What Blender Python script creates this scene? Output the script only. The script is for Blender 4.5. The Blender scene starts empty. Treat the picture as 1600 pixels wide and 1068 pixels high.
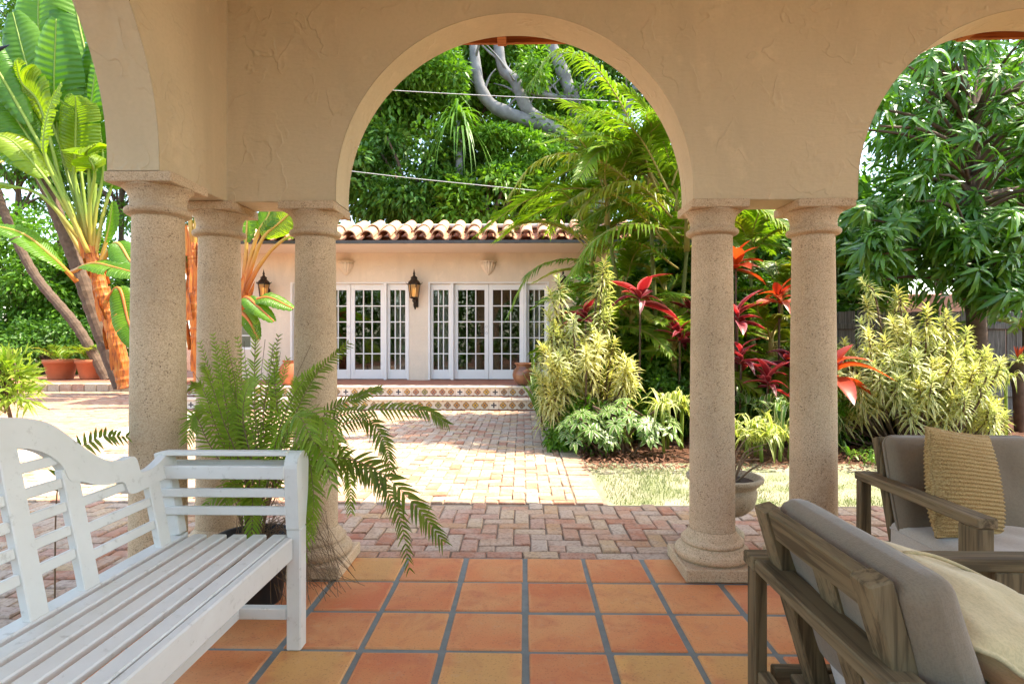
import bpy, math, random
import numpy as np
from mathutils import Vector, Matrix, Quaternion
R = math.radians
random.seed(7)
rng = np.random.default_rng(7)
scene = bpy.context.scene

# ------------------------------------------------------------------ camera
CAM_H = 1.19
FPX = 901.0
YAW = math.atan(17 / FPX)
cam_data = bpy.data.cameras.new('camera')
cam_data.lens = FPX / 1600 * 36
cam_data.sensor_width = 36
cam_data.shift_y = -2 / 1600
cam_data.clip_start = 0.05
cam_data.clip_end = 500
cam = bpy.data.objects.new('camera', cam_data)
cam.location = (0, 0, CAM_H)
cam.rotation_euler = (R(90), 0, YAW)
scene.collection.objects.link(cam)
scene.camera = cam

# ------------------------------------------------------------------ light
SUN = Vector((0.56, 0.10, 1.0)).normalized()
world = bpy.data.worlds.new('World')
scene.world = world
world.use_nodes = True
wn = world.node_tree
sky = wn.nodes.new('ShaderNodeTexSky')
sky.sky_type = 'NISHITA'
sky.sun_disc = False
sky.sun_elevation = math.asin(SUN.z)
sky.sun_rotation = math.atan2(SUN.x, SUN.y)
sky.air_density = 1.0
sky.dust_density = 1.5
sky.ozone_density = 1.0
bg = wn.nodes['Background']
bg.inputs[1].default_value = 0.15
wn.links.new(sky.outputs[0], bg.inputs[0])
sun_data = bpy.data.lights.new('sun', 'SUN')
sun_data.energy = 2.2
sun_data.angle = R(0.55)
sun_data.color = (1.0, 0.95, 0.86)
sun = bpy.data.objects.new('sun', sun_data)
sun.rotation_euler = SUN.to_track_quat('Z', 'Y').to_euler()
scene.collection.objects.link(sun)
scene.view_settings.view_transform = 'Standard'
scene.view_settings.look = 'None'
scene.view_settings.gamma = 1
scene.view_settings.exposure = 2.55
scene.view_settings.use_white_balance = True
scene.view_settings.white_balance_temperature = 7400
scene.view_settings.white_balance_tint = 6
scene.cycles.max_bounces = 10
scene.cycles.diffuse_bounces = 5
scene.cycles.adaptive_threshold = 0.02
scene.cycles.transparent_max_bounces = 16

# ------------------------------------------------------------------ helpers
COL = scene.collection
CY, SY = math.cos(YAW), math.sin(YAW)


def at(px, py, Y):
    """world point at depth Y seen at photograph pixel (px, py)"""
    u = (px - 800) / FPX
    t = Y / (CY + SY * u)
    return Vector((t * (-SY + CY * u), Y, CAM_H + t * (532 - py) / FPX))


def tag(o, label=None, cat=None, group=None, kind=None):
    if label: o['label'] = label
    if cat: o['category'] = cat
    if group: o['group'] = group
    if kind: o['kind'] = kind
    return o


def empty(name, loc=(0, 0, 0), rz=0.0, label=None, cat=None, group=None, kind=None):
    o = bpy.data.objects.new(name, None)
    o.empty_display_size = 0.1
    o.location = loc
    o.rotation_euler = (0, 0, rz)
    COL.objects.link(o)
    return tag(o, label, cat, group, kind)


def link(name, me, parent=None, loc=None, rot=None, scale=None):
    o = bpy.data.objects.new(name, me)
    COL.objects.link(o)
    if parent: o.parent = parent
    if loc is not None: o.location = loc
    if rot is not None: o.rotation_euler = rot
    if scale is not None: o.scale = scale
    return o


class MB:
    """collects shapes, builds ONE mesh"""
    def __init__(s):
        s.v = []; s.f = []; s.sm = []; s.e = None

    def add(s, vs, fs, smooth=False):
        b = len(s.v)
        s.v.extend([tuple(x) for x in vs])
        s.f.extend([tuple(i + b for i in f) for f in fs])
        s.sm.extend([smooth] * len(fs))

    def box(s, x0, x1, y0, y1, z0, z1, M=None):
        vs = [Vector(p) for p in ((x0, y0, z0), (x1, y0, z0), (x1, y1, z0), (x0, y1, z0),
                                  (x0, y0, z1), (x1, y0, z1), (x1, y1, z1), (x0, y1, z1))]
        if M is not None: vs = [M @ p for p in vs]
        s.add(vs, [(3, 2, 1, 0), (4, 5, 6, 7), (0, 1, 5, 4), (1, 2, 6, 5), (2, 3, 7, 6), (3, 0, 4, 7)])

    def cbox(s, x0, x1, y0, y1, z0, z1, c=0.004, M=None):
        """box with chamfered edges"""
        cx, cy, cz = (x0 + x1) / 2, (y0 + y1) / 2, (z0 + z1) / 2
        hx, hy, hz = (x1 - x0) / 2, (y1 - y0) / 2, (z1 - z0) / 2
        c = min(c, hx * .45, hy * .45, hz * .45)
        vs = []; idx = {}
        for sx in (-1, 1):
            for sy in (-1, 1):
                for sz in (-1, 1):
                    for ax in range(3):
                        d = [hx - c, hy - c, hz - c]
                        d[ax] += c
                        idx[(sx, sy, sz, ax)] = len(vs)
                        vs.append(Vector((cx + sx * d[0], cy + sy * d[1], cz + sz * d[2])))
        fs = []
        for ax in range(3):
            a, b = [k for k in range(3) if k != ax]
            for sg in (-1, 1):
                q = []
                for (p, r) in ((-1, -1), (1, -1), (1, 1), (-1, 1)):
                    k = [0, 0, 0]; k[ax] = sg; k[a] = p; k[b] = r
                    q.append(idx[(k[0], k[1], k[2], ax)])
                flip = (sg < 0) ^ (ax == 1)
                fs.append(tuple(reversed(q)) if flip else tuple(q))
        for ax in range(3):
            a, b = [k for k in range(3) if k != ax]
            for p in (-1, 1):
                for r in (-1, 1):
                    q = []
                    for sg, which in ((-1, a), (1, a), (1, b), (-1, b)):
                        k = [0, 0, 0]; k[ax] = sg; k[a] = p; k[b] = r
                        q.append(idx[(k[0], k[1], k[2], which)])
                    fl = (p * r > 0) ^ (ax == 1)
                    fs.append(tuple(q) if not fl else tuple(reversed(q)))
        for sx in (-1, 1):
            for sy in (-1, 1):
                for sz in (-1, 1):
                    t = [idx[(sx, sy, sz, k)] for k in range(3)]
                    fs.append(tuple(t) if sx * sy * sz > 0 else tuple(reversed(t)))
        if M is not None: vs = [M @ p for p in vs]
        s.add(vs, fs)

    def bar(s, p0, p1, w, h, up=(0, 0, 1), c=0.003):
        """rectangular bar from p0 to p1, w across, h along up"""
        p0, p1 = Vector(p0), Vector(p1)
        d = p1 - p0; L = d.length; d.normalize()
        up = Vector(up)
        sd = d.cross(up).normalized(); u = sd.cross(d).normalized()
        M = Matrix(((d.x, sd.x, u.x, p0.x), (d.y, sd.y, u.y, p0.y), (d.z, sd.z, u.z, p0.z), (0, 0, 0, 1)))
        s.cbox(0, L, -w / 2, w / 2, -h / 2, h / 2, c, M)

    def lathe(s, prof, n=32, c=(0, 0, 0), a0=0, a1=2 * math.pi, smooth=True, fn=None):
        full = abs(a1 - a0 - 2 * math.pi) < 1e-6
        m = n if full else n + 1
        vs = []
        for (r, z) in prof:
            for k in range(m):
                a = a0 + (a1 - a0) * k / n
                rr = r if fn is None else fn(r, z, a)
                vs.append((c[0] + rr * math.cos(a), c[1] + rr * math.sin(a), c[2] + z))
        fs = []
        for i in range(len(prof) - 1):
            for k in range(n):
                k2 = (k + 1) % m
                fs.append((i * m + k, i * m + k2, (i + 1) * m + k2, (i + 1) * m + k))
        s.add(vs, fs, smooth)

    def tube(s, pts, rad, n=8, cap=True, smooth=True):
        pts = [Vector(p) for p in pts]
        if not hasattr(rad, '__len__'): rad = [rad] * len(pts)
        vs = []; ref = Vector((0.3, 0.1, 1)).normalized()
        prev = None
        for i, p in enumerate(pts):
            t = (pts[min(i + 1, len(pts) - 1)] - pts[max(i - 1, 0)]).normalized()
            if prev is None:
                a = t.cross(ref)
                if a.length < .05: a = t.cross(Vector((1, 0, 0)))
            else:
                a = prev - t * prev.dot(t)
            a.normalize(); prev = a
            b = t.cross(a)
            for k in range(n):
                w = 2 * math.pi * k / n
                vs.append(p + (a * math.cos(w) + b * math.sin(w)) * rad[i])
        fs = []
        for i in range(len(pts) - 1):
            for k in range(n):
                k2 = (k + 1) % n
                fs.append((i * n + k, i * n + k2, (i + 1) * n + k2, (i + 1) * n + k))
        if cap:
            fs.append(tuple(reversed(range(n))))
            fs.append(tuple(range((len(pts) - 1) * n, len(pts) * n)))
        s.add(vs, fs, smooth)

    def grid(s, rows, smooth=True, closed=False):
        m = len(rows[0]); vs = [p for r in rows for p in r]; fs = []
        for i in range(len(rows) - 1):
            for k in range(m if closed else m - 1):
                k2 = (k + 1) % m
                fs.append((i * m + k, i * m + k2, (i + 1) * m + k2, (i + 1) * m + k))
        s.add(vs, fs, smooth)

    def prism(s, poly, f0, f1):
        """poly: 2-D outline; f0/f1 map a 2-D point to the two faces"""
        n = len(poly)
        vs = [f0(p) for p in poly] + [f1(p) for p in poly]
        s.add(vs, [tuple(range(n)), tuple(reversed(range(n, 2 * n)))] +
              [(i, i + n, (i + 1) % n + n, (i + 1) % n) for i in range(n)])

    def strap(s, base, D, Wd, L, W, sag=0.3, nseg=4, fold=0.25, prof=None, up=(0, 0, 1), curl=0.0):
        """strap leaf: three vertices across; attribute edge is 1 on both margins"""
        if s.e is None: s.e = [0.0] * len(s.v)
        s.e.extend([0.0] * (len(s.v) - len(s.e)))
        base, D, Wd = Vector(base), Vector(D).normalized(), Vector(Wd)
        Wd = (Wd - D * Wd.dot(D)).normalized()
        N = D.cross(Wd).normalized()
        if N.z < 0: N = -N
        vs = []; at_ = []
        for i in range(nseg + 1):
            t = i / nseg
            if prof: w = prof(t)
            else: w = (0.45 + 0.55 * min(1, t * 4)) * (1 - t ** 2.2)
            w = max(w, 0.0) * W / 2
            c = base + D * (L * t * (1 - 0.25 * sag * t)) + Vector((0, 0, -sag * L * t * t)) + N * curl * L * math.sin(t * 3.1)
            up_ = N * (fold * w)
            vs += [c - Wd * w + up_, c, c + Wd * w + up_]
            at_ += [1.0, 0.0, 1.0]
        fs = []
        for i in range(nseg):
            a = i * 3
            if i == nseg - 1:
                fs += [(a, a + 1, a + 4), (a + 1, a + 2, a + 4)]
            else:
                fs += [(a, a + 1, a + 4, a + 3), (a + 1, a + 2, a + 5, a + 4)]
        s.add(vs, fs, True)
        s.e.extend(at_)

    def mesh(s, name, mat):
        me = bpy.data.meshes.new(name)
        me.from_pydata(s.v, [], s.f)
        if any(s.sm): me.polygons.foreach_set('use_smooth', s.sm)
        if s.e is not None:
            s.e.extend([0.0] * (len(s.v) - len(s.e)))
            a = me.attributes.new('edge', 'FLOAT', 'POINT')
            a.data.foreach_set('value', s.e)
        me.materials.append(mat)
        me.update()
        return me

    def build(s, name, mat, parent=None, loc=None, rot=None):
        return link(name, s.mesh(name, mat), parent, loc, rot)


def bez(pts, n):
    """smooth curve through points (Catmull-Rom), n samples"""
    P = [Vector(p) for p in pts]
    P = [P[0] * 2 - P[1]] + P + [P[-1] * 2 - P[-2]]
    out = []
    m = len(P) - 3
    for i in range(n):
        u = i / (n - 1) * m
        k = min(int(u), m - 1); t = u - k
        a, b, c, d = P[k:k + 4]
        out.append(0.5 * ((2 * b) + (c - a) * t + (2 * a - 5 * b + 4 * c - d) * t * t + (3 * b - a - 3 * c + d) * t ** 3))
    return out


# ------------------------------------------------------------------ materials
class NT:
    def __init__(s, name):
        s.m = bpy.data.materials.new(name)
        s.m.use_nodes = True
        s.t = s.m.node_tree
        s.p = s.t.nodes['Principled BSDF']
        s.out = s.t.nodes['Material Output']
        s.p.inputs['Roughness'].default_value = 0.7
        s.p.inputs['Specular IOR Level'].default_value = 0.3

    def n(s, typ, **kw):
        nd = s.t.nodes.new(typ)
        for k, v in kw.items(): setattr(nd, k, v)
        return nd

    def set(s, sock, val):
        if hasattr(val, 'is_linked') or hasattr(val, 'links'): s.t.links.new(val, sock)
        else:
            if isinstance(val, (tuple, list)) and len(val) == 3 and sock.type == 'RGBA': val = (*val, 1)
            sock.default_value = val

    def coord(s, which='Object'):
        return s.n('ShaderNodeTexCoord').outputs[which]

    def vmul(s, vec, sc):
        m = s.n('ShaderNodeMapping')
        s.set(m.inputs[0], vec); m.inputs[3].default_value = sc
        return m.outputs[0]

    def voff(s, vec, amount=37.0):
        """shift texture space by the object's random number"""
        r = s.n('ShaderNodeObjectInfo').outputs['Random']
        a = s.n('ShaderNodeVectorMath', operation='ADD')
        k = s.math('MULTIPLY', r, amount)
        s.set(a.inputs[0], vec); s.set(a.inputs[1], k)
        return a.outputs[0]

    def noise(s, vec, scale=5, detail=3, rough=.5, dist=0.0):
        nd = s.n('ShaderNodeTexNoise')
        s.set(nd.inputs['Vector'], vec)
        nd.inputs['Scale'].default_value = scale; nd.inputs['Detail'].default_value = detail
        nd.inputs['Roughness'].default_value = rough; nd.inputs['Distortion'].default_value = dist
        return nd.outputs[0]

    def vor(s, vec, scale=5, feature='F1', out=0, rnd=1.0):
        nd = s.n('ShaderNodeTexVoronoi', feature=feature)
        s.set(nd.inputs['Vector'], vec); nd.inputs['Scale'].default_value = scale
        nd.inputs['Randomness'].default_value = rnd
        return nd.outputs[out]

    def ramp(s, fac, stops, interp='LINEAR'):
        nd = s.n('ShaderNodeValToRGB')
        cr = nd.color_ramp; cr.interpolation = interp
        while len(cr.elements) < len(stops): cr.elements.new(0.5)
        for e, (p, c) in zip(cr.elements, stops):
            e.position = p
            e.color = (*c, 1) if isinstance(c, (tuple, list)) else (c, c, c, 1)
        s.set(nd.inputs[0], fac)
        return nd.outputs[0]

    def mix(s, fac, a, b, blend='MIX'):
        nd = s.n('ShaderNodeMix', data_type='RGBA', blend_type=blend)
        s.set(nd.inputs[0], fac); s.set(nd.inputs[6], a); s.set(nd.inputs[7], b)
        return nd.outputs[2]

    def math(s, op, a, b=0.5):
        nd = s.n('ShaderNodeMath', operation=op)
        s.set(nd.inputs[0], a); s.set(nd.inputs[1], b)
        return nd.outputs[0]

    def rand(s):
        """one number per loose piece and per object"""
        a = s.n('ShaderNodeNewGeometry').outputs['Random Per Island']
        b = s.n('ShaderNodeObjectInfo').outputs['Random']
        return s.math('FRACT', s.math('ADD', a, b))

    def bump(s, h, strength=.3, dist=.01, normal=None):
        nd = s.n('ShaderNodeBump')
        nd.inputs['Strength'].default_value = strength; nd.inputs['Distance'].default_value = dist
        s.set(nd.inputs['Height'], h)
        if normal is not None: s.set(nd.inputs['Normal'], normal)
        return nd.outputs[0]

    def done(s, color=None, rough=None, normal=None, spec=None):
        if color is not None: s.set(s.p.inputs['Base Color'], color)
        if rough is not None: s.set(s.p.inputs['Roughness'], rough)
        if normal is not None: s.set(s.p.inputs['Normal'], normal)
        if spec is not None: s.p.inputs['Specular IOR Level'].default_value = spec
        return s.m


def stucco(name, col, scale=1.0, strength=.42, bevel=.012):
    g = NT(name); v = g.coord()
    warp = g.noise(v, 2.2 * scale, 2)
    big = g.noise(v, 1.3 * scale, 3)
    n1 = g.noise(g.vmul(v, (1, 1, .8)), 6.5 * scale, 2.5, .5, .35)
    ridge = g.ramp(n1, [(.50, 0), (.525, 1), (.58, .55), (.68, .0)])
    mask = g.ramp(g.noise(v, 5.0 * scale, 2), [(.46, 0), (.60, 1)])
    h = g.math('MULTIPLY', ridge, mask)
    streak = g.noise(g.vmul(v, (3, 3, 12)), 2.5 * scale, 3, .6, 1.2)
    h2 = g.math('ADD', h, g.math('MULTIPLY', streak, .5))
    fine = g.noise(v, 60 * scale, 3)
    h3 = g.math('ADD', h2, g.math('MULTIPLY', fine, .14))
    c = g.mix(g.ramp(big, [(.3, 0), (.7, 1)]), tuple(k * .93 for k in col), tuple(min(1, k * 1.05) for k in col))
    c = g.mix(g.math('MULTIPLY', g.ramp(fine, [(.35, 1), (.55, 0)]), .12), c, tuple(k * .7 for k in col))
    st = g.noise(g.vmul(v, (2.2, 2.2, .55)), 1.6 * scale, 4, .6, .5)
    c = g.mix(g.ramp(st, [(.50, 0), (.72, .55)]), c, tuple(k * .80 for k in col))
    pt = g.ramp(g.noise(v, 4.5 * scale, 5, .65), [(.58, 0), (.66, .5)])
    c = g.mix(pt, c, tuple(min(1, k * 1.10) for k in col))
    nrm = None
    if bevel:
        b = g.n('ShaderNodeBevel', samples=4); b.inputs['Radius'].default_value = bevel
        nrm = b.outputs[0]
    return g.done(c, .85, g.bump(h3, strength, .012, nrm), .2)


def stone(name, base, dark, pit=1.0):
    g = NT(name); v = g.voff(g.coord(), 11)
    n = g.noise(v, 3, 4)
    c = g.mix(g.ramp(n, [(.3, 0), (.7, 1)]), base, tuple(k * .76 for k in base))
    bl = g.noise(v, 9, 5, .7)
    c = g.mix(g.ramp(bl, [(.55, 0), (.75, .45)]), c, tuple(k * .62 for k in base))
    fine = g.noise(v, 160, 3, .6)
    c = g.mix(g.ramp(fine, [(.40, .55), (.55, 0)]), c, dark)
    p = g.vor(v, 95, 'F1')
    sel = g.ramp(g.noise(v, 30, 2), [(.50, 0), (.60, 1)])
    pits = g.math('MULTIPLY', g.ramp(p, [(.20, 1), (.32, 0)]), sel)
    p2 = g.ramp(g.vor(v, 190, 'F1'), [(.18, 1), (.30, 0)])
    pits = g.math('MAXIMUM', pits, g.math('MULTIPLY', p2, .55))
    c = g.mix(g.math('MULTIPLY', pits, .75), c, tuple(k * .35 for k in dark))
    h = g.math('SUBTRACT', g.math('MULTIPLY', fine, .4), pits)
    return g.done(c, .9, g.bump(h, .6 * pit, .004), .15)


def leaf(name, c0, c1, trans=.35, rough=.42, edge=None, edge_pos=(.45, .6), spec=.35, tcol=None, spread=(.0, 1.0)):
    """thin leaf: reflects and lets light through; colour varies from leaf to leaf"""
    g = NT(name)
    r = g.rand()
    c = g.mix(g.ramp(r, [(spread[0], 0), (spread[1], 1)]), c0, c1)
    v = g.coord()
    c = g.mix(g.math('MULTIPLY', g.noise(v, 14, 2), .35), c, tuple(k * .62 for k in c0))
    if edge is not None:
        a = g.n('ShaderNodeAttribute', attribute_name='edge').outputs['Fac']
        wob = g.math('ADD', a, g.math('MULTIPLY', g.math('SUBTRACT', g.noise(v, 60, 1), .5), .35))
        c = g.mix(g.ramp(wob, [(edge_pos[0], 0), (edge_pos[1], 1)]), c, edge)
    g.set(g.p.inputs['Base Color'], c)
    g.p.inputs['Roughness'].default_value = rough
    g.p.inputs['Specular IOR Level'].default_value = spec
    tr = g.n('ShaderNodeBsdfTranslucent')
    tc = g.mix(1.0, c, tcol or (1.25, 1.35, .55), 'MULTIPLY')
    g.set(tr.inputs[0], tc)
    mx = g.n('ShaderNodeMixShader')
    mx.inputs[0].default_value = trans
    g.t.links.new(g.p.outputs[0], mx.inputs[1]); g.t.links.new(tr.outputs[0], mx.inputs[2])
    g.t.links.new(mx.outputs[0], g.out.inputs[0])
    return g.m


def veined(m):
    """cross veins of a paddle leaf, from the attribute running along the blade"""
    t = m.node_tree; p = t.nodes['Principled BSDF']
    a = t.nodes.new('ShaderNodeAttribute'); a.attribute_name = 'edge'
    s = t.nodes.new('ShaderNodeMath'); s.operation = 'SINE'
    k = t.nodes.new('ShaderNodeMath'); k.operation = 'MULTIPLY'; k.inputs[1].default_value = 3.3
    t.links.new(a.outputs['Fac'], k.inputs[0]); t.links.new(k.outputs[0], s.inputs[0])
    b = t.nodes.new('ShaderNodeBump'); b.inputs['Strength'].default_value = .45; b.inputs['Distance'].default_value = .012
    t.links.new(s.outputs[0], b.inputs['Height'])
    for n in t.nodes:
        if n.type in ('BSDF_PRINCIPLED', 'BSDF_TRANSLUCENT'): t.links.new(b.outputs[0], n.inputs['Normal'])


def plain(name, col, rough=.6, var=.12, scale=8, bump=0.0, spec=.3, metal=0.0):
    g = NT(name); v = g.voff(g.coord(), 5)
    n = g.noise(v, scale, 4)
    c = g.mix(n, tuple(k * (1 - var) for k in col), tuple(min(1, k * (1 + var)) for k in col))
    g.p.inputs['Metallic'].default_value = metal
    return g.done(c, rough, g.bump(g.noise(v, scale * 6, 3), bump, .004) if bump else None, spec)


def wood(name, c0, c1, c2, axis=0, rough=.75, grain=1.0):
    g = NT(name); v = g.voff(g.coord(), 9)
    sc = [42, 42, 42]; sc[axis] = 2.2
    f = g.noise(g.vmul(v, tuple(sc)), grain, 5, .65, .6)
    sc2 = [9, 9, 9]; sc2[axis] = .9
    b = g.noise(g.vmul(v, tuple(sc2)), 1.0, 3, .5, .5)
    c = g.mix(g.ramp(b, [(.3, 0), (.7, 1)]), c0, c1)
    c = g.mix(g.ramp(f, [(.38, .85), (.55, 0)]), c, c2)
    tint = g.n('ShaderNodeObjectInfo').outputs['Random']
    c = g.mix(g.math('MULTIPLY', tint, .25), c, tuple(k * .55 for k in c0))
    return g.done(c, rough, g.bump(f, .35, .003), .2)


def brick_mat(name, red=0.0):
    g = NT(name); v = g.voff(g.coord(), 23)
    r = g.rand()
    c = g.ramp(r, [(0, (.40, .17, .10)), (.12, (.46, .26, .17)), (.26, (.47, .34, .23)), (.40, (.44, .36, .29)),
                   (.52, (.50, .38, .26)), (.66, (.43, .21, .14)), (.78, (.48, .41, .33)), (.9, (.52, .36, .19)), (1, (.38, .15, .09))])
    n = g.noise(v, 9, 4, .6)
    c = g.mix(g.ramp(n, [(.42, 0), (.7, .6)]), c, (.52, .43, .35))
    if red: c = g.mix(red, c, (.44, .19, .12))
    s = g.noise(v, 55, 4, .6)
    c = g.mix(g.ramp(s, [(.35, .5), (.52, 0)]), c, (.16, .10, .07))
    return g.done(c, .88, g.bump(g.math('ADD', n, g.math('MULTIPLY', s, .5)), .5, .006), .2)


def tile_mat(name):
    g = NT(name); v = g.voff(g.coord(), 31)
    r = g.n('ShaderNodeObjectInfo').outputs['Random']
    c = g.ramp(r, [(0, (.60, .165, .062)), (.25, (.64, .22, .080)), (.5, (.57, .165, .065)), (.72, (.65, .24, .088)), (.9, (.68, .32, .105)), (1, (.69, .37, .12))])
    n = g.noise(v, 3.2, 4, .55, .4)
    c = g.mix(g.ramp(n, [(.38, 0), (.68, .75)]), c, (.66, .33, .14))
    n2 = g.noise(v, 7, 3, .6, .8)
    c = g.mix(g.ramp(n2, [(.5, 0), (.72, .6)]), c, (.50, .15, .07))
    # a buff core to some tiles, darker burnt rim to all
    lc = g.coord()
    sep = g.n('ShaderNodeSeparateXYZ'); g.set(sep.inputs[0], lc)
    ax = g.math('ABSOLUTE', sep.outputs[0]); ay = g.math('ABSOLUTE', sep.outputs[1])
    edge = g.math('MAXIMUM', ax, ay)
    wob = g.math('ADD', edge, g.math('MULTIPLY', g.noise(v, 12, 2), .03))
    buff = g.math('MULTIPLY', g.ramp(ax, [(.085, 1), (.125, 0)]), g.ramp(r, [(.80, 0), (.84, 1)]))
    c = g.mix(g.math('MULTIPLY', buff, .55), c, (.56, .32, .11))
    c = g.mix(g.ramp(wob, [(.150, 0), (.168, .45)]), c, (.66, .42, .22))
    w = g.noise(v, 26, 5, .7)
    c = g.mix(g.ramp(w, [(.56, 0), (.78, .4)]), c, (.55, .36, .22))
    sp = g.noise(v, 130, 2)
    c = g.mix(g.ramp(sp, [(.30, .35), (.42, 0)]), c, (.20, .07, .04))
    rough = g.ramp(n, [(.3, .45), (.7, .68)])
    return g.done(c, rough, g.bump(g.math('ADD', n, g.math('MULTIPLY', w, .4)), .25, .005), .22)


def fabric(name, col, weave=420, rough=.95, blotch=.12, wave=None):
    g = NT(name); v = g.coord()
    a = g.noise(g.vmul(v, (weave, weave, weave * .25)), 1, 2)
    b = g.noise(g.vmul(v, (weave * .25, weave * .25, weave)), 1, 2)
    wv = g.math('ADD', a, b)
    c = g.mix(g.ramp(g.noise(v, 4, 4), [(.3, 0), (.7, 1)]), tuple(k * (1 - blotch) for k in col), tuple(k * (1 + blotch) for k in col))
    c = g.mix(g.ramp(g.math('MULTIPLY', wv, .5), [(.40, .3), (.55, 0)]), c, tuple(k * .55 for k in col))
    wr = g.noise(v, 9, 3, .5, .6)
    h = g.math('ADD', g.math('MULTIPLY', wv, .12), wr)
    g.p.inputs['Sheen Weight'].default_value = .25
    return g.done(c, rough, g.bump(h, .35, .008), .1)


M = {}
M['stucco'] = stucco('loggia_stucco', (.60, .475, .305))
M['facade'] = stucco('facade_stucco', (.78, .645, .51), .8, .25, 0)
M['soffit'] = plain('soffit_paint', (.76, .62, .50), .8, .05)
M['stone'] = stone('coral_stone', (.70, .525, .345), (.36, .23, .125))
M['urn'] = stone('urn_stone', (.50, .41, .28), (.26, .20, .12), 1.3)
M['tile'] = tile_mat('saltillo_tile')
M['brick'] = brick_mat('old_brick', .12)
M['brick_red'] = brick_mat('red_patio_brick', .55)
M['grout'] = plain('grout', (.20, .225, .215), .9, .3, 18, .5)
M['sand'] = plain('sand_joint', (.26, .20, .15), .95, .35, 20, .5)
M['concrete'] = plain('concrete_strip', (.62, .58, .52), .9, .12, 6, .4)
g = NT('white_paint'); v = g.coord()
bn = g.noise(v, 3.5, 5, .65); fn_ = g.noise(g.vmul(v, (60, 6, 60)), 1, 3)
c = g.mix(g.ramp(bn, [(.35, 0), (.75, 1)]), (.71, .70, .655), (.62, .61, .56))
c = g.mix(g.ramp(g.noise(v, 28, 4, .7), [(.60, 0), (.74, .55)]), c, (.36, .33, .27))
M['white'] = g.done(c, .45, g.bump(fn_, .15, .003), .35)
M['door_white'] = plain('door_paint', (.82, .79, .76), .5, .03, 3, 0, .4)
M['teak'] = wood('weathered_teak', (.17, .120, .062), (.25, .18, .098), (.062, .042, .022), 0)
M['teak_y'] = wood('weathered_teak_lengthwise', (.17, .120, .062), (.25, .18, .098), (.062, .042, .022), 1)
M['teak_z'] = wood('weathered_teak_upright', (.17, .120, .062), (.25, .18, .098), (.062, .042, .022), 2)
M['fence'] = wood('grey_fence_wood', (.17, .155, .14), (.24, .22, .20), (.06, .05, .045), 2)
M['cush'] = fabric('taupe_cushion', (.21, .162, .110))
M['cush_seat'] = fabric('pale_seat_cushion', (.47, .41, .34))
M['pale_back'] = fabric('pale_cushion_back', (.55, .51, .47))
M['yellow'] = fabric('cream_pillow', (.55, .44, .24), 300, .9, .15)
M['bead'] = plain('dark_red_beads', (.13, .03, .025), .5)
M['iron'] = plain('dark_bronze', (.045, .030, .020), .45, .3, 20, .3, .5, .6)
M['roof_tile'] = plain('clay_roof_tile', (.50, .29, .18), .85, .35, 5, .6)
M['roof_pan'] = plain('clay_pan_tile', (.42, .20, .12), .85, .3, 6, .6)
M['mortar'] = plain('roof_mortar', (.58, .50, .44), .9, .2, 8, .6)
M['roof_dark'] = plain('flat_roof_edge', (.08, .075, .07), .9, .3, 8, .4)
M['orange_wood'] = wood('orange_eave_wood', (.42, .13, .04), (.48, .17, .05), (.22, .06, .02), 0)
M['ceiling'] = plain('ceiling_paint', (.80, .76, .68), .8, .03)
M['terracotta'] = plain('terracotta_pot', (.42, .13, .06), .8, .22, 5, .3)
M['glaze'] = plain('brown_glazed_pot', (.20, .075, .03), .28, .4, 5, .1, .5)
M['soil'] = plain('soil', (.05, .032, .02), 1, .4, 20, .8)
M['mulch_chip'] = plain('mulch_chip', (.16, .075, .045), .95, .6, 3)
M['bark_grey'] = plain('grey_bark', (.19, .185, .19), .9, .6, 5, 1.0)
M['bark_brown'] = plain('brown_bark', (.12, .078, .055), .95, .65, 12, 1.0)
M['twig'] = plain('dry_twig', (.20, .13, .075), .9, .3, 8)
M['black_pot'] = plain('black_nursery_pot', (.02, .02, .02), .5, .2)
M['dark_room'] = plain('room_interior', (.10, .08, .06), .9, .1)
M['curtain'] = fabric('pale_curtain', (.55, .52, .46), 200)
M['wire'] = plain('cable', (.55, .55, .55), .5)
M['pink_wall'] = plain('neighbour_stucco', (.55, .27, .19), .9, .1, 3, .3)
M['terrace'] = plain('red_terrace_tile', (.33, .13, .08), .8, .3, 7, .3)
M['tread'] = plain('pale_tread_tile', (.60, .50, .40), .8, .15, 7, .3)

# pale ground, mulch and grass
g = NT('mulch'); v = g.coord()
n1 = g.noise(v, 30, 5, .7)
M['mulch'] = g.done(g.ramp(n1, [(.3, (.05, .025, .016)), (.55, (.15, .07, .045)), (.75, (.24, .14, .10))]), .95, g.bump(n1, .9, .03), .15)
g = NT('lawn_soil'); v = g.coord()
n1 = g.noise(v, 22, 5, .7); n2 = g.noise(v, 3, 3)
M['lawn'] = g.done(g.mix(g.ramp(n2, [(.4, 0), (.65, 1)]), g.ramp(n1, [(.3, (.15, .17, .08)), (.7, (.30, .31, .19))]), (.36, .32, .24)), .95, g.bump(n1, .7, .02), .1)

# woven pillow: real ridges are in the mesh, colour only here
g = NT('woven_straw'); v = g.coord()
a = g.noise(g.vmul(v, (260, 260, 40)), 1, 3)
M['straw'] = g.done(g.ramp(a, [(.3, (.19, .105, .035)), (.5, (.36, .235, .095)), (.7, (.48, .34, .16))]), .85, g.bump(a, .6, .004), .15)

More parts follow.
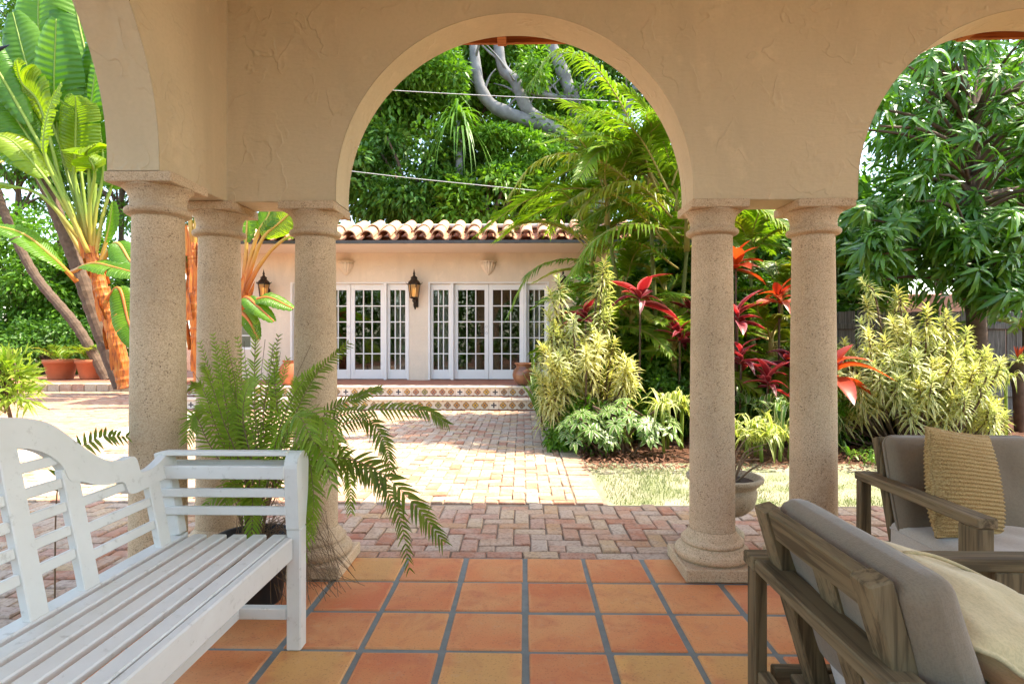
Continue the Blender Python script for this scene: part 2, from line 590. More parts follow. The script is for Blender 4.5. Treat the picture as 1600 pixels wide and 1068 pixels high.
# bright bananas: sheath colour from orange to green along the petiole
g = NT('sheath'); v = g.coord()
a = g.noise(g.vmul(v, (30, 30, 4)), 1, 4)
M['sheath'] = g.done(g.ramp(a, [(.3, (.16, .055, .02)), (.45, (.42, .105, .022)), (.6, (.52, .17, .03)), (.75, (.40, .27, .08))]), .6, g.bump(a, .5, .01), .3)
g = NT('petiole'); v = g.coord()
sp = g.n('ShaderNodeSeparateXYZ'); g.set(sp.inputs[0], v)
hz = g.math('ADD', g.math('MULTIPLY', sp.outputs[2], .2), g.math('MULTIPLY', g.math('SUBTRACT', g.noise(v, 2, 2), .5), .25))
M['petiole'] = g.done(g.ramp(hz, [(.45, (.46, .13, .025)), (.68, (.42, .27, .05)), (.85, (.20, .28, .04))]), .5, None, .35)

# glass: clear with a mirror sheen at every angle
g = NT('window_glass')
tb = g.n('ShaderNodeBsdfTransparent'); tb.inputs[0].default_value = (.80, .82, .80, 1)
gl = g.n('ShaderNodeBsdfGlossy'); gl.inputs['Roughness'].default_value = .015
fr = g.n('ShaderNodeFresnel'); fr.inputs[0].default_value = 1.5
mx = g.n('ShaderNodeMixShader')
g.set(mx.inputs[0], g.math('ADD', g.math('MULTIPLY', fr.outputs[0], 1.1), .03))
g.t.links.new(tb.outputs[0], mx.inputs[1]); g.t.links.new(gl.outputs[0], mx.inputs[2]); g.t.links.new(mx.outputs[0], g.out.inputs[0])
M['glass'] = g.m
g = NT('amber_glass')
g.p.inputs['Transmission Weight'].default_value = .6
M['amber'] = g.done((.75, .45, .16), .3)
g = NT('lamp_bulb')
g.p.inputs['Emission Color'].default_value = (1, .62, .25, 1); g.p.inputs['Emission Strength'].default_value = .45
M['bulb'] = g.done((.8, .5, .2), .4)

# hand painted riser tile (flat print): quatrefoil with a dark outline on cream
g = NT('painted_riser_tile')
gen = g.coord('Object')
sep = g.n('ShaderNodeSeparateXYZ'); g.set(sep.inputs[0], gen)
ax = g.math('ABSOLUTE', g.math('DIVIDE', sep.outputs[0], .16)); az = g.math('ABSOLUTE', g.math('DIVIDE', sep.outputs[2], .16))


def rad2(cx, cz):
    dx = g.math('SUBTRACT', ax, cx); dz = g.math('SUBTRACT', az, cz)
    return g.math('SQRT', g.math('ADD', g.math('MULTIPLY', dx, dx), g.math('MULTIPLY', dz, dz)))


petal = g.math('MINIMUM', rad2(.19, 0), rad2(0, .19))
ctr = rad2(0, 0)
crn = rad2(.5, .5)
ob = g.n('ShaderNodeObjectInfo').outputs['Random']
inner = g.ramp(ob, [(0, (.42, .20, .07)), (.3, (.50, .33, .08)), (.6, (.35, .16, .10)), (.85, (.20, .24, .10)), (1, (.5, .3, .1))])
c = g.mix(g.ramp(petal, [(.17, 1), (.19, 0)]), (.62, .55, .45), (.09, .07, .06))
c = g.mix(g.ramp(petal, [(.115, 1), (.135, 0)]), c, inner)
c = g.mix(g.ramp(ctr, [(.08, 1), (.1, 0)]), c, (.10, .08, .10))
c = g.mix(g.ramp(crn, [(.12, 1), (.15, 0)]), c, (.38, .14, .08))
M['riser'] = g.done(c, .35, None, .5)
g = NT('plain_cross_tile')
gen = g.coord('Object')
sep = g.n('ShaderNodeSeparateXYZ'); g.set(sep.inputs[0], gen)
ax = g.math('ABSOLUTE', g.math('DIVIDE', sep.outputs[0], .16)); az = g.math('ABSOLUTE', g.math('DIVIDE', sep.outputs[2], .16))
lo = g.math('MINIMUM', ax, az); hi = g.math('MAXIMUM', ax, az)
cr = g.math('MULTIPLY', g.ramp(lo, [(.07, 1), (.09, 0)]), g.ramp(hi, [(.28, 1), (.3, 0)]))
M['cross'] = g.done(g.mix(cr, (.66, .62, .54), (.04, .045, .06)), .35, None, .5)

# leaves
M['lf_dark'] = leaf('dark_leaf', (0.045, 0.125, 0.016), (0.12, 0.26, 0.034), .28)
M['lf_mid'] = leaf('mid_leaf', (0.07, 0.185, 0.018), (0.17, 0.34, 0.036), .35)
M['lf_bright'] = leaf('bright_leaf', (0.085, 0.21, 0.018), (0.19, 0.35, 0.04), .42)
M['lf_yellow'] = leaf('yellow_green_leaf', (0.16, 0.28, 0.03), (0.36, 0.42, 0.07), .42)
M['lf_mango'] = leaf('mango_leaf', (.055, .165, .018), (.15, .32, .030), .30, .30, spec=.5)
M['lf_banana'] = leaf('banana_leaf', (0.07, 0.2, 0.016), (0.15, 0.31, 0.024), .50, .35, spec=.45)
M['lf_banana_y'] = leaf('young_banana_leaf', (.20, .32, .02), (.30, .40, .03), .55, .35, spec=.45)
M['lf_song'] = leaf('variegated_dracaena_leaf', (0.15, 0.24, 0.04), (0.26, 0.32, 0.07), .35, .4, edge=(.72, .70, .42), edge_pos=(.28, .45))
M['lf_song_y'] = leaf('yellow_dracaena_leaf', (0.28, 0.29, 0.05), (0.42, 0.37, 0.08), .38, .4, edge=(.74, .69, .35), edge_pos=(.25, .42))
M['lf_spider'] = leaf('striped_strap_leaf', (0.18, 0.27, 0.045), (0.3, 0.36, 0.07), .35, .4, edge=(.68, .66, .32), edge_pos=(.5, .62))
M['lf_scheff'] = leaf('cream_variegated_leaf', (0.09, 0.2, 0.03), (0.17, 0.28, 0.06), .3, .35, edge=(.62, .64, .40), edge_pos=(.72, .9))
M['lf_palm'] = leaf('palm_leaflet', (.12, .23, .018), (.27, .38, .035), .40, .38)
M['lf_palm_y'] = leaf('yellowing_palm_leaflet', (0.2, 0.25, 0.025), (0.38, 0.35, 0.05), .42, .4)
M['lf_fern'] = leaf('fern_leaflet', (0.17, 0.29, 0.026), (0.31, 0.42, 0.055), .42, .45)
M['lf_fern_o'] = leaf('olive_fern_leaflet', (0.11, 0.17, 0.016), (0.21, 0.26, 0.032), .40, .45)
M['lf_ti'] = leaf('red_ti_leaf', (0.13, 0.012, 0.022), (0.33, 0.03, 0.045), .38, .35, edge=(.58, .20, .24), edge_pos=(.62, .95), tcol=(1.5, .6, .5), spec=.45)
M['lf_ti_o'] = leaf('orange_ti_leaf', (0.36, 0.04, 0.022), (0.55, 0.11, 0.03), .42, .35, tcol=(1.4, .8, .5), spec=.45)
M['lf_ti_d'] = leaf('dark_red_ti_leaf', (0.07, 0.008, 0.016), (0.18, 0.016, 0.03), .35, .35, edge=(.50, .15, .19), edge_pos=(.62, .95), tcol=(1.5, .6, .5), spec=.45)
M['lf_strap'] = leaf('green_strap_leaf', (0.1, 0.22, 0.03), (0.2, 0.32, 0.05), .35, .4)
M['grass'] = leaf('grass_blade', (0.15, 0.19, 0.095), (0.32, 0.34, 0.21), .35, .6)
veined(M['lf_banana']); veined(M['lf_banana_y'])
M['stem_green'] = plain('green_stem', (.16, .18, .05), .6, .3, 10)
M['stem_gold'] = plain('golden_cane', (.34, .27, .08), .6, .3, 10)

# ================================================================== SETTING
# ---- ground sheet, loggia floor, paving, bed, lawn
mb = MB(); mb.box(-70, 70, -30, 110, -.35, -.065)
tag(mb.build('ground', M['mulch']), kind='structure')

GX, GP = .010, .3185            # grout line origin and tile pitch
FY = 3.172                      # front edge of the tiled floor
mb = MB(); mb.box(-1.95, 6.2, -1.2, FY, -.06, -.007)
floor = tag(mb.build('tiled_floor', M['grout']), kind='structure')
mb = MB(); hw = .1465
mb.cbox(-hw, hw, -hw, hw, -.02, 0, .006)
tile_me = mb.mesh('tile', M['tile'])
mb = MB()
tile_rng = random.Random(5)
for r in range(0, 14):
    for c_ in range(-7, 20):
        x = GX + GP * (c_ + .5); y = FY - .004 - GP * (r + .5)
        if x < -1.95 + hw or x > 6.05: continue
        jx, jy, jr = tile_rng.uniform(-.003, .003), tile_rng.uniform(-.003, .003), tile_rng.uniform(-.008, .008)
        jz = tile_rng.uniform(-.0015, .0012)
        if r < 5 and x < 2.9:
            link('tile', tile_me, floor, (x + jx, y + jy, jz), (0, 0, jr))
        else:
            mb.cbox(x - hw + jx, x + hw + jx, y - hw + jy, y + hw + jy, -.02, jz, .006)
tag(mb.build('tile_field', M['tile'], floor), kind='stuff')

# brick paving: herringbone path, a cross band along the loggia, the patio to the left
PX1 = .60                       # right edge of the path
mb = MB()
mb.box(-12.5, 6.6, FY + .003, 4.26, -.062, -.022)
mb.box(-12.5, PX1 + .03, 4.26, 13.5, -.062, -.022)
mb.box(-12.5, -1.955, -2.0, FY + .003, -.062, -.022)
paving = tag(mb.build('brick_path', M['sand']), kind='structure')
bw = .102                       # half-brick module
bricks = []                     # x0,x1,y0,y1
br = random.Random(11)


def herring(x0, x1, y0, y1, keep):
    nx = int((x1 - x0) / bw); ny = int((y1 - y0) / bw)
    for i in range(-1, nx + 1):
        for j in range(-1, ny + 1):
            k = (i + j) % 4
            a, b = x0 + i * bw, y0 + j * bw
            if k == 0: q = (a, a + 2 * bw, b, b + bw)
            elif k == 2: q = (a, a + bw, b, b + 2 * bw)
            else: continue
            q = (max(q[0], x0), min(q[1], x1), max(q[2], y0), min(q[3], y1))
            if q[1] - q[0] < .05 or q[3] - q[2] < .05: continue
            if keep((q[0] + q[1]) / 2, (q[2] + q[3]) / 2): bricks.append(q)


# kerb-side band in front of the loggia
for k in range(-30, 62):                                       # header row against the tiles
    x = k * bw * 2
    if -1.95 < x < 6.2: bricks.append((x, x + 2 * bw, FY + .006, FY + .006 + bw))
herring(-12.4, 6.4, FY + .11, 4.25, lambda x, y: True)
herring(-5.08, PX1 - .21, 4.258, 9.9, lambda x, y: True)
yy = 4.258
while yy < 9.8:                                                # soldier course at the path edge
    bricks.append((PX1 - .205, PX1, yy, yy + bw)); yy += bw
herring(-12.3, -5.40, 4.258, 13.4, lambda x, y: True)
herring(-5.08, -4.2, 9.9, 13.4, lambda x, y: True)
herring(-6.0, -1.96, -.5, FY + .11, lambda x, y: True)


def shadowless_key(q):
    x, y = (q[0] + q[1]) / 2, (q[2] + q[3]) / 2
    px = 817 + x * FPX / max(y, .3); py = 532 + CAM_H * FPX / max(y, .3)
    inside = -20 < px < 1620 and py < 1080
    blocked = (280 < px < 540 and y < 4.0) or (px > 1190) or (x < -2.0 and py > 900)
    return (0 if inside and not blocked else 1, math.hypot(x, y))


bricks.sort(key=shadowless_key)


def brick_geo(m, q, z, tl, rot):
    gx = .0028
    x0, x1, y0, y1 = q[0] + gx + br.uniform(0, .003), q[1] - gx - br.uniform(0, .003), q[2] + gx + br.uniform(0, .0025), q[3] - gx - br.uniform(0, .0025)
    cx, cy = (x0 + x1) / 2, (y0 + y1) / 2
    hx, hy = (x1 - x0) / 2, (y1 - y0) / 2; ch = .006
    vs = []
    cr_, sr_ = math.cos(rot), math.sin(rot)
    for (a, b, zz) in ((hx, hy, -.05), (hx, hy, -ch), (hx - ch, hy - ch, 0)):
        for sx, sy in ((-1, -1), (1, -1), (1, 1), (-1, 1)):
            u, w = sx * a + br.uniform(-.002, .002), sy * b + br.uniform(-.002, .002)
            vs.append((cx + u * cr_ - w * sr_, cy + u * sr_ + w * cr_, z + zz + u * tl[0] + w * tl[1] + (br.uniform(-.002, .001) if zz > -.04 else 0)))
    fs = [(8, 9, 10, 11)]
    for k in range(2):
        for e in range(4):
            e2 = (e + 1) % 4
            fs.append((k * 4 + e, k * 4 + e2, k * 4 + 4 + e2, k * 4 + 4 + e))
    m.add(vs, fs)


rest = MB(); rest_red = MB()
proto = {}
for i, q in enumerate(bricks):
    z = br.uniform(-.013, -.004); tl = (br.gauss(0, .014), br.gauss(0, .018)); rot = br.gauss(0, .018)
    if i < 300:
        w, d = q[1] - q[0], q[3] - q[2]
        key = (round(w, 2), round(d, 2), i % 4)
        if key not in proto:
            pm = MB(); brick_geo(pm, (-w / 2, w / 2, -d / 2, d / 2), 0, (0, 0), 0)
            proto[key] = pm.mesh('brick', M['brick'])
        link('brick', proto[key], paving, ((q[0] + q[1]) / 2, (q[2] + q[3]) / 2, z), (tl[1], -tl[0], rot))
    else:
        brick_geo(rest_red if q[1] < -5.35 else rest, q, z, tl, rot)
tag(rest.build('brick_field', M['brick'], paving), kind='stuff')
tag(rest_red.build('red_brick_field', M['brick_red'], paving), kind='stuff')

# pale concrete edging strip across the left of the patio
mb = MB()
for k in range(9):
    y = 4.262 + k * 1.02
    mb.cbox(-5.385, -5.095, y, y + 1.012, -.06, .022, .012)
tag(mb.build('kerb_strip', M['concrete']), kind='structure')

# planting bed to the right of the path, small lawn in front of it
def sheet(name, x0, x1, y0, y1, z, amp, mat, seed, nx=60, ny=40, edge=0.0):
    rr = random.Random(seed); rows = []
    for j in range(ny + 1):
        row = []
        for i in range(nx + 1):
            u, w = i / nx, j / ny
            e = min(1, 6 * min(u, 1 - u, w, 1 - w) + .0)
            row.append((x0 + (x1 - x0) * u, y0 + (y1 - y0) * w, z + e * amp * rr.random() + edge * e))
        rows.append(row)
    m = MB(); m.grid(rows); return m.build(name, mat)


tag(sheet('planting_bed', PX1 + .02, 14, 5.75, 16, -.05, .05, M['mulch'], 3, 120, 90, .03), kind='structure')
tag(sheet('lawn', PX1 + .02, 12, 4.27, 5.85, -.045, .02, M['lawn'], 4, 120, 20, .02), kind='structure')
tag(sheet('left_bed', -30, -12.4, 2, 40, -.05, .06, M['mulch'], 6, 40, 60, .03), kind='structure')
# grass blades
mb = MB()
gr = random.Random(2)
for k in range(30000):
    x = PX1 + .05 + 5.6 * gr.random() ** .9; y = 4.29 + 1.55 * gr.random()
    if y > 5.45 + .25 * math.sin(x * 2.1) + gr.uniform(-.25, .2): continue
    if math.sin(x * 5.1 + 1.3 * math.sin(y * 4)) * math.cos(y * 6.3 + x) > .55 and gr.random() < .75: continue
    h = gr.uniform(.006, .022); a = gr.uniform(0, 6.28); w = .003
    dx, dy = math.cos(a), math.sin(a); le = gr.uniform(.2, 1.3) * h; b = gr.uniform(0, 6.28)
    z = -.03
    mb.add([(x - dx * w, y - dy * w, z), (x + dx * w, y + dy * w, z), (x + math.cos(b) * le, y + math.sin(b) * le, z + h + .014)], [(0, 1, 2)])
tag(mb.build('grass', M['grass']), 'short pale sunlit grass of the small lawn beside the brick path', 'grass', kind='stuff')
# mulch chips and dead leaves
mb = MB()
for k in range(5200):
    x = PX1 - .02 + 6.0 * gr.random() ** 1.3; y = 5.35 + 3.2 * gr.random() ** 1.5
    s_ = gr.uniform(.012, .04); a = gr.uniform(0, 6.28); t = gr.uniform(-.5, .5)
    dx, dy = math.cos(a) * s_, math.sin(a) * s_
    z = .0 + gr.uniform(0, .03)
    mb.add([(x - dx, y - dy, z - t * s_), (x + dy * .35, y - dx * .35, z), (x + dx, y + dy, z + t * s_), (x - dy * .35, y + dx * .35, z + .006)], [(0, 1, 2, 3)])
tag(mb.build('mulch_chips', M['mulch_chip']), 'reddish brown mulch chips spread under the shrubs', 'mulch', kind='stuff')

# ---- arcade wall
WY0, WY1 = 2.93, 3.15
WX0, WX1 = -1.74, -1.519
SPR, CAPZ, WTOP = 1.944, 1.90, 3.585


def wall_strip(m, a0, a1, opens, P):
    """wall along one axis from a0 to a1 with round-headed openings; P(a, depth, z) -> point"""
    xs = [a0]
    for (c, r) in opens:
        xs += [c - r * math.cos(math.pi * k / 72) for k in range(73)]
    xs.append(a1)
    segs = []
    k = 0
    cur = a0
    for (c, r) in opens:
        segs.append(('pier', cur, c - r)); segs.append(('arch', c, r)); cur = c + r
    segs.append(('pier', cur, a1))
    for sg in segs:
        if sg[0] == 'pier':
            _, x0, x1 = sg
            for d in (0, 1):
                q = [P(x0, d, CAPZ), P(x1, d, CAPZ), P(x1, d, WTOP), P(x0, d, WTOP)]
                m.add(q, [(0, 1, 2, 3)] if d == 0 else [(3, 2, 1, 0)])
            m.add([P(x0, 0, CAPZ), P(x1, 0, CAPZ), P(x1, 1, CAPZ), P(x0, 1, CAPZ)], [(3, 2, 1, 0)])
        else:
            _, c, r = sg
            pts = [(c - r, CAPZ)] + [(c - r * math.cos(math.pi * k / 72), SPR + r * math.sin(math.pi * k / 72)) for k in range(73)] + [(c + r, CAPZ)]
            m.grid([[P(x, 0, z) for x, z in pts], [P(x, 1, z) for x, z in pts]], True)
            arc = pts[1:-1]
            for d in (0, 1):
                m.grid([[P(x, d, z) for x, z in arc], [P(x, d, WTOP) for x, z in arc]], False)


mb = MB()
wall_strip(mb, WX1, 6.2, [(-.047, .909), (2.593, .909), (5.233, .909)], lambda a, d, z: (a, WY0 if d == 0 else WY1, z))
wall_strip(mb, -1.2, WY1, [(1.455, .925)], lambda a, d, z: (WX1 if d == 0 else WX0, a, z))
mb.add([(WX0, WY1, CAPZ), (WX1, WY1, CAPZ), (WX1, WY1, WTOP), (WX0, WY1, WTOP)], [(0, 1, 2, 3)])
mb.add([(WX0, -1.2, CAPZ), (WX1, -1.2, CAPZ), (WX1, -1.2, WTOP), (WX0, -1.2, WTOP)], [(0, 1, 2, 3)])
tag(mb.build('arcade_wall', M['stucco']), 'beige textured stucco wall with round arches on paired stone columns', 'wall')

# ---- loggia roof: ceiling slab, orange eave boards and fascia
rf = empty('loggia_roof', (0, 0, WTOP), label='flat loggia roof with orange wooden eave showing under the arch tops', cat='roof')
mb = MB(); mb.box(-2.95, 6.9, -.9, WY1 + .02, .005, .12); mb.build('ceiling', M['ceiling'], rf)
mb = MB(); mb.box(-2.95, 6.9, WY1 + .022, 4.60, .03, .12); mb.build('eave_board', M['orange_wood'], rf)
mb = MB(); mb.cbox(-2.95, 6.9, 4.602, 4.635, -.02, .16, .004); mb.build('fascia', M['orange_wood'], rf)
for k in range(16):
    mb = MB(); x = -2.6 + k * .6
    mb.cbox(x, x + .07, WY1 + .025, 4.60, -.05, .029, .004); mb.build('rafter', M['orange_wood'], rf)
mb = MB(); mb.box(-3.0, 6.95, -.95, 4.66, .165, .2); mb.build('roof_deck', M['roof_dark'], rf)

# ---- stone columns
def make_column(x, y, label):
    t = empty('stone_column', (x, y, 0), label=label, cat='column', group='stone columns carrying the loggia arches')
    t_ = .187
    m = MB(); m.cbox(-t_, t_, -t_, t_, .001, .066, .006); m.build('plinth', M['stone'], t)
    prof = [(.0, .066), (.172, .066)]
    prof += [(.155 + .033 * math.cos(a), .098 + .032 * math.sin(a)) for a in [R(-80 + 20 * k) for k in range(9)]]
    prof += [(.158, .132), (.158, .140)]
    prof += [(.140 + .018 * math.cos(a), .156 + .016 * math.sin(a)) for a in [R(-80 + 26 * k) for k in range(7)]]
    prof += [(.136, .176), (.136, .184), (.124, .196), (.116, .215)]
    m = MB(); m.lathe(prof, 48); m.build('base', M['stone'], t)
    prof = []
    for k in range(13):
        u = k / 12
        prof.append((.114 - .0125 * u ** 1.6, .2152 + (1.728 - .2152) * u))
    m = MB(); m.lathe(prof, 48); m.build('shaft', M['stone'], t)
    prof = [(.1015, 1.7285), (.106, 1.735)]
    prof += [(.112 + .020 * math.cos(a), 1.752 + .017 * math.sin(a)) for a in [R(-75 + 25 * k) for k in range(7)]]
    prof += [(.112, 1.772), (.110, 1.795), (.113, 1.815), (.121, 1.835), (.133, 1.848), (.139, 1.852), (.139, 1.856), (.0, 1.856)]
    m = MB(); m.lathe(prof, 48)
    m.cbox(-.143, .143, -.143, .143, 1.8562, 1.899, .004)
    m.build('capital', M['stone'], t)
    return t


CY_ = 3.035
make_column(.989, CY_, 'stone column between the urn and the armchair, right side of the middle arch')
make_column(1.513, CY_, 'stone column behind the sofa arm, right one of the right pair')
make_column(-1.098, CY_, 'stone column rising from the fern at the left side of the middle arch')
make_column(-1.612, CY_, 'stone column at the inside corner where the two arcades meet')
make_column(-1.612, 2.522, 'nearest and widest looking stone column, right behind the white bench')

# ---- guest house
FYD = 12.2                       # facade plane
FL, FR = -6.5, 3.2
TZ = .36                         # terrace level
gh = empty('guest_house', (0, 0, 0), label='low peach stucco guest house with clay tile eave and white french doors', cat='house')
bays = [(-4.956, -2.417), (-2.010, .555)]
DH = 2.436
mb = MB()
xs = [FL] + [v_ for b in bays for v_ in b] + [FR]
win = (-5.98, -5.90)
for i in range(0, len(xs), 2):
    if i == 0:
        mb.box(-5.80, xs[1], FYD, FYD + .22, TZ - .02, DH)
        mb.box(FL, -6.3, FYD, FYD + .22, TZ - .02, DH)
        mb.box(-6.3, -5.80, FYD, FYD + .22, TZ - .02, 1.0); mb.box(-6.3, -5.80, FYD, FYD + .22, 2.1, DH)
    else:
        mb.box(xs[i], xs[i + 1], FYD, FYD + .22, TZ - .02, DH)
mb.box(FL, FR, FYD, FYD + .22, DH, 3.10)
mb.box(FL, FL + .22, FYD + .22, 16.2, TZ - .02, 3.10)
mb.box(FR - .22, FR, FYD + .22, 16.2, TZ - .02, 3.10)
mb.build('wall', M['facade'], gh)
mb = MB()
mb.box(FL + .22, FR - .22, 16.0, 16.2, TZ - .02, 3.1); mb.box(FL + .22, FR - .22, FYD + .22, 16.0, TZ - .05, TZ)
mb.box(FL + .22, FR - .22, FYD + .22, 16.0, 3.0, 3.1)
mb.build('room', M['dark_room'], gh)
# eave soffit
mb = MB(); mb.box(FL - .3, FR + .3, 11.04, FYD - .002, 3.045, 3.075); mb.build('soffit', M['soffit'], gh)
mb = MB(); mb.box(FL - .3, FR + .3, 11.0, 11.038, 3.055, 3.11); mb.build('drip_edge', M['roof_dark'], gh)
# tiled skirt roof
roof = None
mb = MB()
mb.add([(FL - .3, 11.06, 3.10), (FR + .3, 11.06, 3.10), (FR + .3, 12.1, 3.45), (FL - .3, 12.1, 3.45)], [(0, 1, 2, 3)])
mb.box(FL - .3, FR + .3, 12.1, 16.4, 3.4, 3.52)
mb.add([(FL - .3, 11.06, 3.10), (FL - .3, 12.1, 3.45), (FL - .3, 12.1, 3.10)], [(0, 1, 2)])
roof = mb.build('roof', M['roof_pan'], gh)
mb = MB(); mb.cbox(FL - .32, FR + .32, 12.02, 12.35, 3.55, 3.63, .02); mb.build('roof_cap', M['mortar'], roof)
mb = MB(); mb.box(FL - .32, FR + .32, 12.36, 12.42, 3.5, 3.68); mb.build('roof_edge', M['roof_dark'], roof)


def barrel(r0, r1, L, th, up=True):
    m = MB(); rows = []
    n = 10
    for (rad, off) in ((1, 0), (1 - th / r0, 0)):
        for e in (0, 1):
            r = (r0 if e == 0 else r1) * rad
            rows.append([(r * math.cos(math.pi * k / n), e * L, (r * math.sin(math.pi * k / n)) * (1 if up else -1)) for k in range(n + 1)])
    m.grid([rows[0], rows[1]]); m.grid([rows[2], rows[3]])
    m.grid([rows[0], rows[2]], False); m.grid([rows[1], rows[3]], False)
    return m


cover = barrel(.128, .108, .62, .022).mesh('roof_tile', M['roof_tile'])
pan = barrel(.105, .125, .62, .020, False).mesh('pan_tile', M['roof_pan'])
pitch = .37
rt = random.Random(3)
nt = int((FR - FL + .5) / .338)
for row in range(2):
    for k in range(nt + 1):
        x = FL - .2 + .338 * k
        yb = 10.99 + row * .50 * math.cos(pitch); zb = 3.135 + row * .5 * math.sin(pitch) + .018 * row
        link('roof_tile', cover, roof, (x + rt.uniform(-.012, .012), yb + rt.uniform(-.02, .02), zb + .045 + rt.uniform(-.008, .012)),
             (pitch, rt.uniform(-.05, .05), rt.uniform(-.03, .03)))
        if row == 0:
            link('pan_tile', pan, roof, (x + .169, 11.02 + rt.uniform(-.01, .01), 3.215), (pitch, 0, rt.uniform(-.02, .02)))
# door bays
PX_ = .006


def make_leaf(name, x0, x1, nx, door):
    """a glazed leaf: stiles and rails with muntins, each pane its own piece"""
    z0, z1 = TZ + .012, DH - .035
    o = empty(name, (x0, FYD + .08, z0)); o.parent = gh
    w, h = x1 - x0, z1 - z0
    st = .085 if door else .055
    bt, tp = .20, .13
    m = MB()
    m.cbox(0, st, 0, .045, 0, h, .004); m.cbox(w - st, w, 0, .045, 0, h, .004)
    m.cbox(st + .0005, w - st - .0005, .001, .044, 0, bt, .004); m.cbox(st + .0005, w - st - .0005, .001, .044, h - tp, h, .004)
    m.build('frame', M['door_white'], o)
    pw = (w - 2 * st) / nx; ph = (h - bt - tp) / 5
    m = MB()
    for i in range(1, nx): m.cbox(st + pw * i - .011, st + pw * i + .011, .004, .041, bt, h - tp, .003)
    for j in range(1, 5): m.cbox(st, w - st, .006, .039, bt + ph * j - .011, bt + ph * j + .011, .003)
    m.build('muntin', M['door_white'], o)
    key = (round(pw, 3), round(ph, 3))
    if key not in pane_me:
        m2 = MB(); m2.box(-pw / 2 + PX_, pw / 2 - PX_, -.002, .002, -ph / 2 + PX_, ph / 2 - PX_)
        pane_me[key] = m2.mesh('pane', M['glass'])
    for i in range(nx):
        for j in range(5):
            link('pane', pane_me[key], o, (st + pw * (i + .5), .022, bt + ph * (j + .5)), (rt.gauss(0, .006), 0, rt.gauss(0, .006)))
    return o, w, h


pane_me = {}
for bi, (b0, b1) in enumerate(bays):
    W_ = b1 - b0
    m = MB()
    fo = .05
    m.cbox(b0 + .002, b0 + .04, FYD - .012, FYD + .14, TZ, DH - .001, .004); m.cbox(b1 - .04, b1 - .002, FYD - .012, FYD + .14, TZ, DH - .001, .004)
    m.cbox(b0 + .041, b1 - .041, FYD - .010, FYD + .14, DH - .033, DH - .002, .004)
    a1_ = b0 + .04 + .44; a2_ = b1 - .04 - .44
    m.cbox(a1_, a1_ + .06, FYD - .008, FYD + .13, TZ, DH - .034, .004); m.cbox(a2_ - .06, a2_, FYD - .008, FYD + .13, TZ, DH - .034, .004)
    m.build('door_frame', M['door_white'], gh)
    make_leaf('sidelight', b0 + .042, a1_ - .002, 3, False)
    make_leaf('sidelight', a2_ + .002, b1 - .042, 3, False)
    mid = (a1_ + a2_) / 2
    d1, w1, h1 = make_leaf('door', a1_ + .062, mid - .004, 3, True)
    d2, w2, h2 = make_leaf('door', mid + .004, a2_ - .062, 3, True)
    for z_ in (.98, 1.12):
        m = MB()
        m.lathe([(0, -.03), (.026, -.028), (.03, -.01), (.022, .0)], 14)
        if z_ < 1: m.cbox(-.12, .0, -.01, .01, -.035, -.02, .003)
        m.build('handle', M['iron'], d1, (w1 - .045, -.004, z_), (R(90), 0, 0))
    # curtains behind the sidelights
    for cx0 in ((b0 + .18, b0 + .42), (b1 - .36, b1 - .12)):
        rows = []
        for zz in (TZ + .05, 1.1, 2.35):
            rows.append([(cx0[0] + (cx0[1] - cx0[0]) * k / 40, FYD + .28 + .03 * math.sin(k * 1.1 + zz), zz) for k in range(41)])
        m = MB(); m.grid(rows); m.build('curtain', M['curtain'], gh)
# narrow side window at the left end
o = empty('window', (-6.3, FYD + .06, 1.0)); o.parent = gh
m = MB()
for a, b in ((0, .04), (.46, .5)): m.cbox(a, b, 0, .05, 0, 1.1, .004)
for a, b in ((0, .05), (1.05, 1.1)): m.cbox(.041, .459, .001, .049, a, b, .004)
m.build('frame', M['door_white'], o)
m = MB(); m.cbox(.239, .261, .004, .046, .05, 1.05, .003)
for j in range(1, 4): m.cbox(.041, .459, .006, .044, .05 + .25 * j - .011, .05 + .25 * j + .011, .003)
m.build('muntin', M['door_white'], o)
m2 = MB(); m2.box(-.095, .095, -.002, .002, -.118, .118); pm = m2.mesh('pane', M['glass'])
for i in range(2):
    for j in range(4):
        link('pane', pm, o, (.14 + .22 * i, .025, .175 + .25 * j))

# ---- terrace and steps with painted riser tiles
SX0, SX1 = -6.2, .40
mb = MB(); mb.box(SX0 - .3, 3.2, 10.48, FYD + .3, -.05, TZ - .004)
ter = tag(mb.build('terrace', M['terrace']), kind='structure')
mb = MB(); mb.box(SX0, SX1, 9.98, 10.478, -.05, .175); mb.build('step', M['terrace'], ter)
for (y0, y1, z, x1) in ((9.93, 10.30, .178, SX1 + .02), (10.43, 10.80, TZ - .002, 1.2)):
    x = SX0
    while x < x1 - .1:                                  # tread tiles
        w = min(.30, x1 - x)
        m = MB(); m.cbox(x + .003, x + w - .003, y0, y1, z - .03, z, .005); m.build('tread_tile', M['tread'], ter)
        x += .30
m = MB(); m.cbox(-.079, .079, -.006, .006, -.071, .071, .002)
rm = m.mesh('riser_tile', M['riser'])
m = MB(); m.cbox(-.079, .079, -.006, .006, -.071, .071, .002)
cm = m.mesh('riser_tile_cross', M['cross'])
for (y, z) in ((9.972, .0735), (10.472, .257)):
    x = SX0 + .08; k = 0
    while x < SX1:
        link('riser_tile', cm if (k % 11 == 24 % 11 or (z > .2 and k % 13 == 5)) else rm, ter, (x, y, z)); x += .1605; k += 1

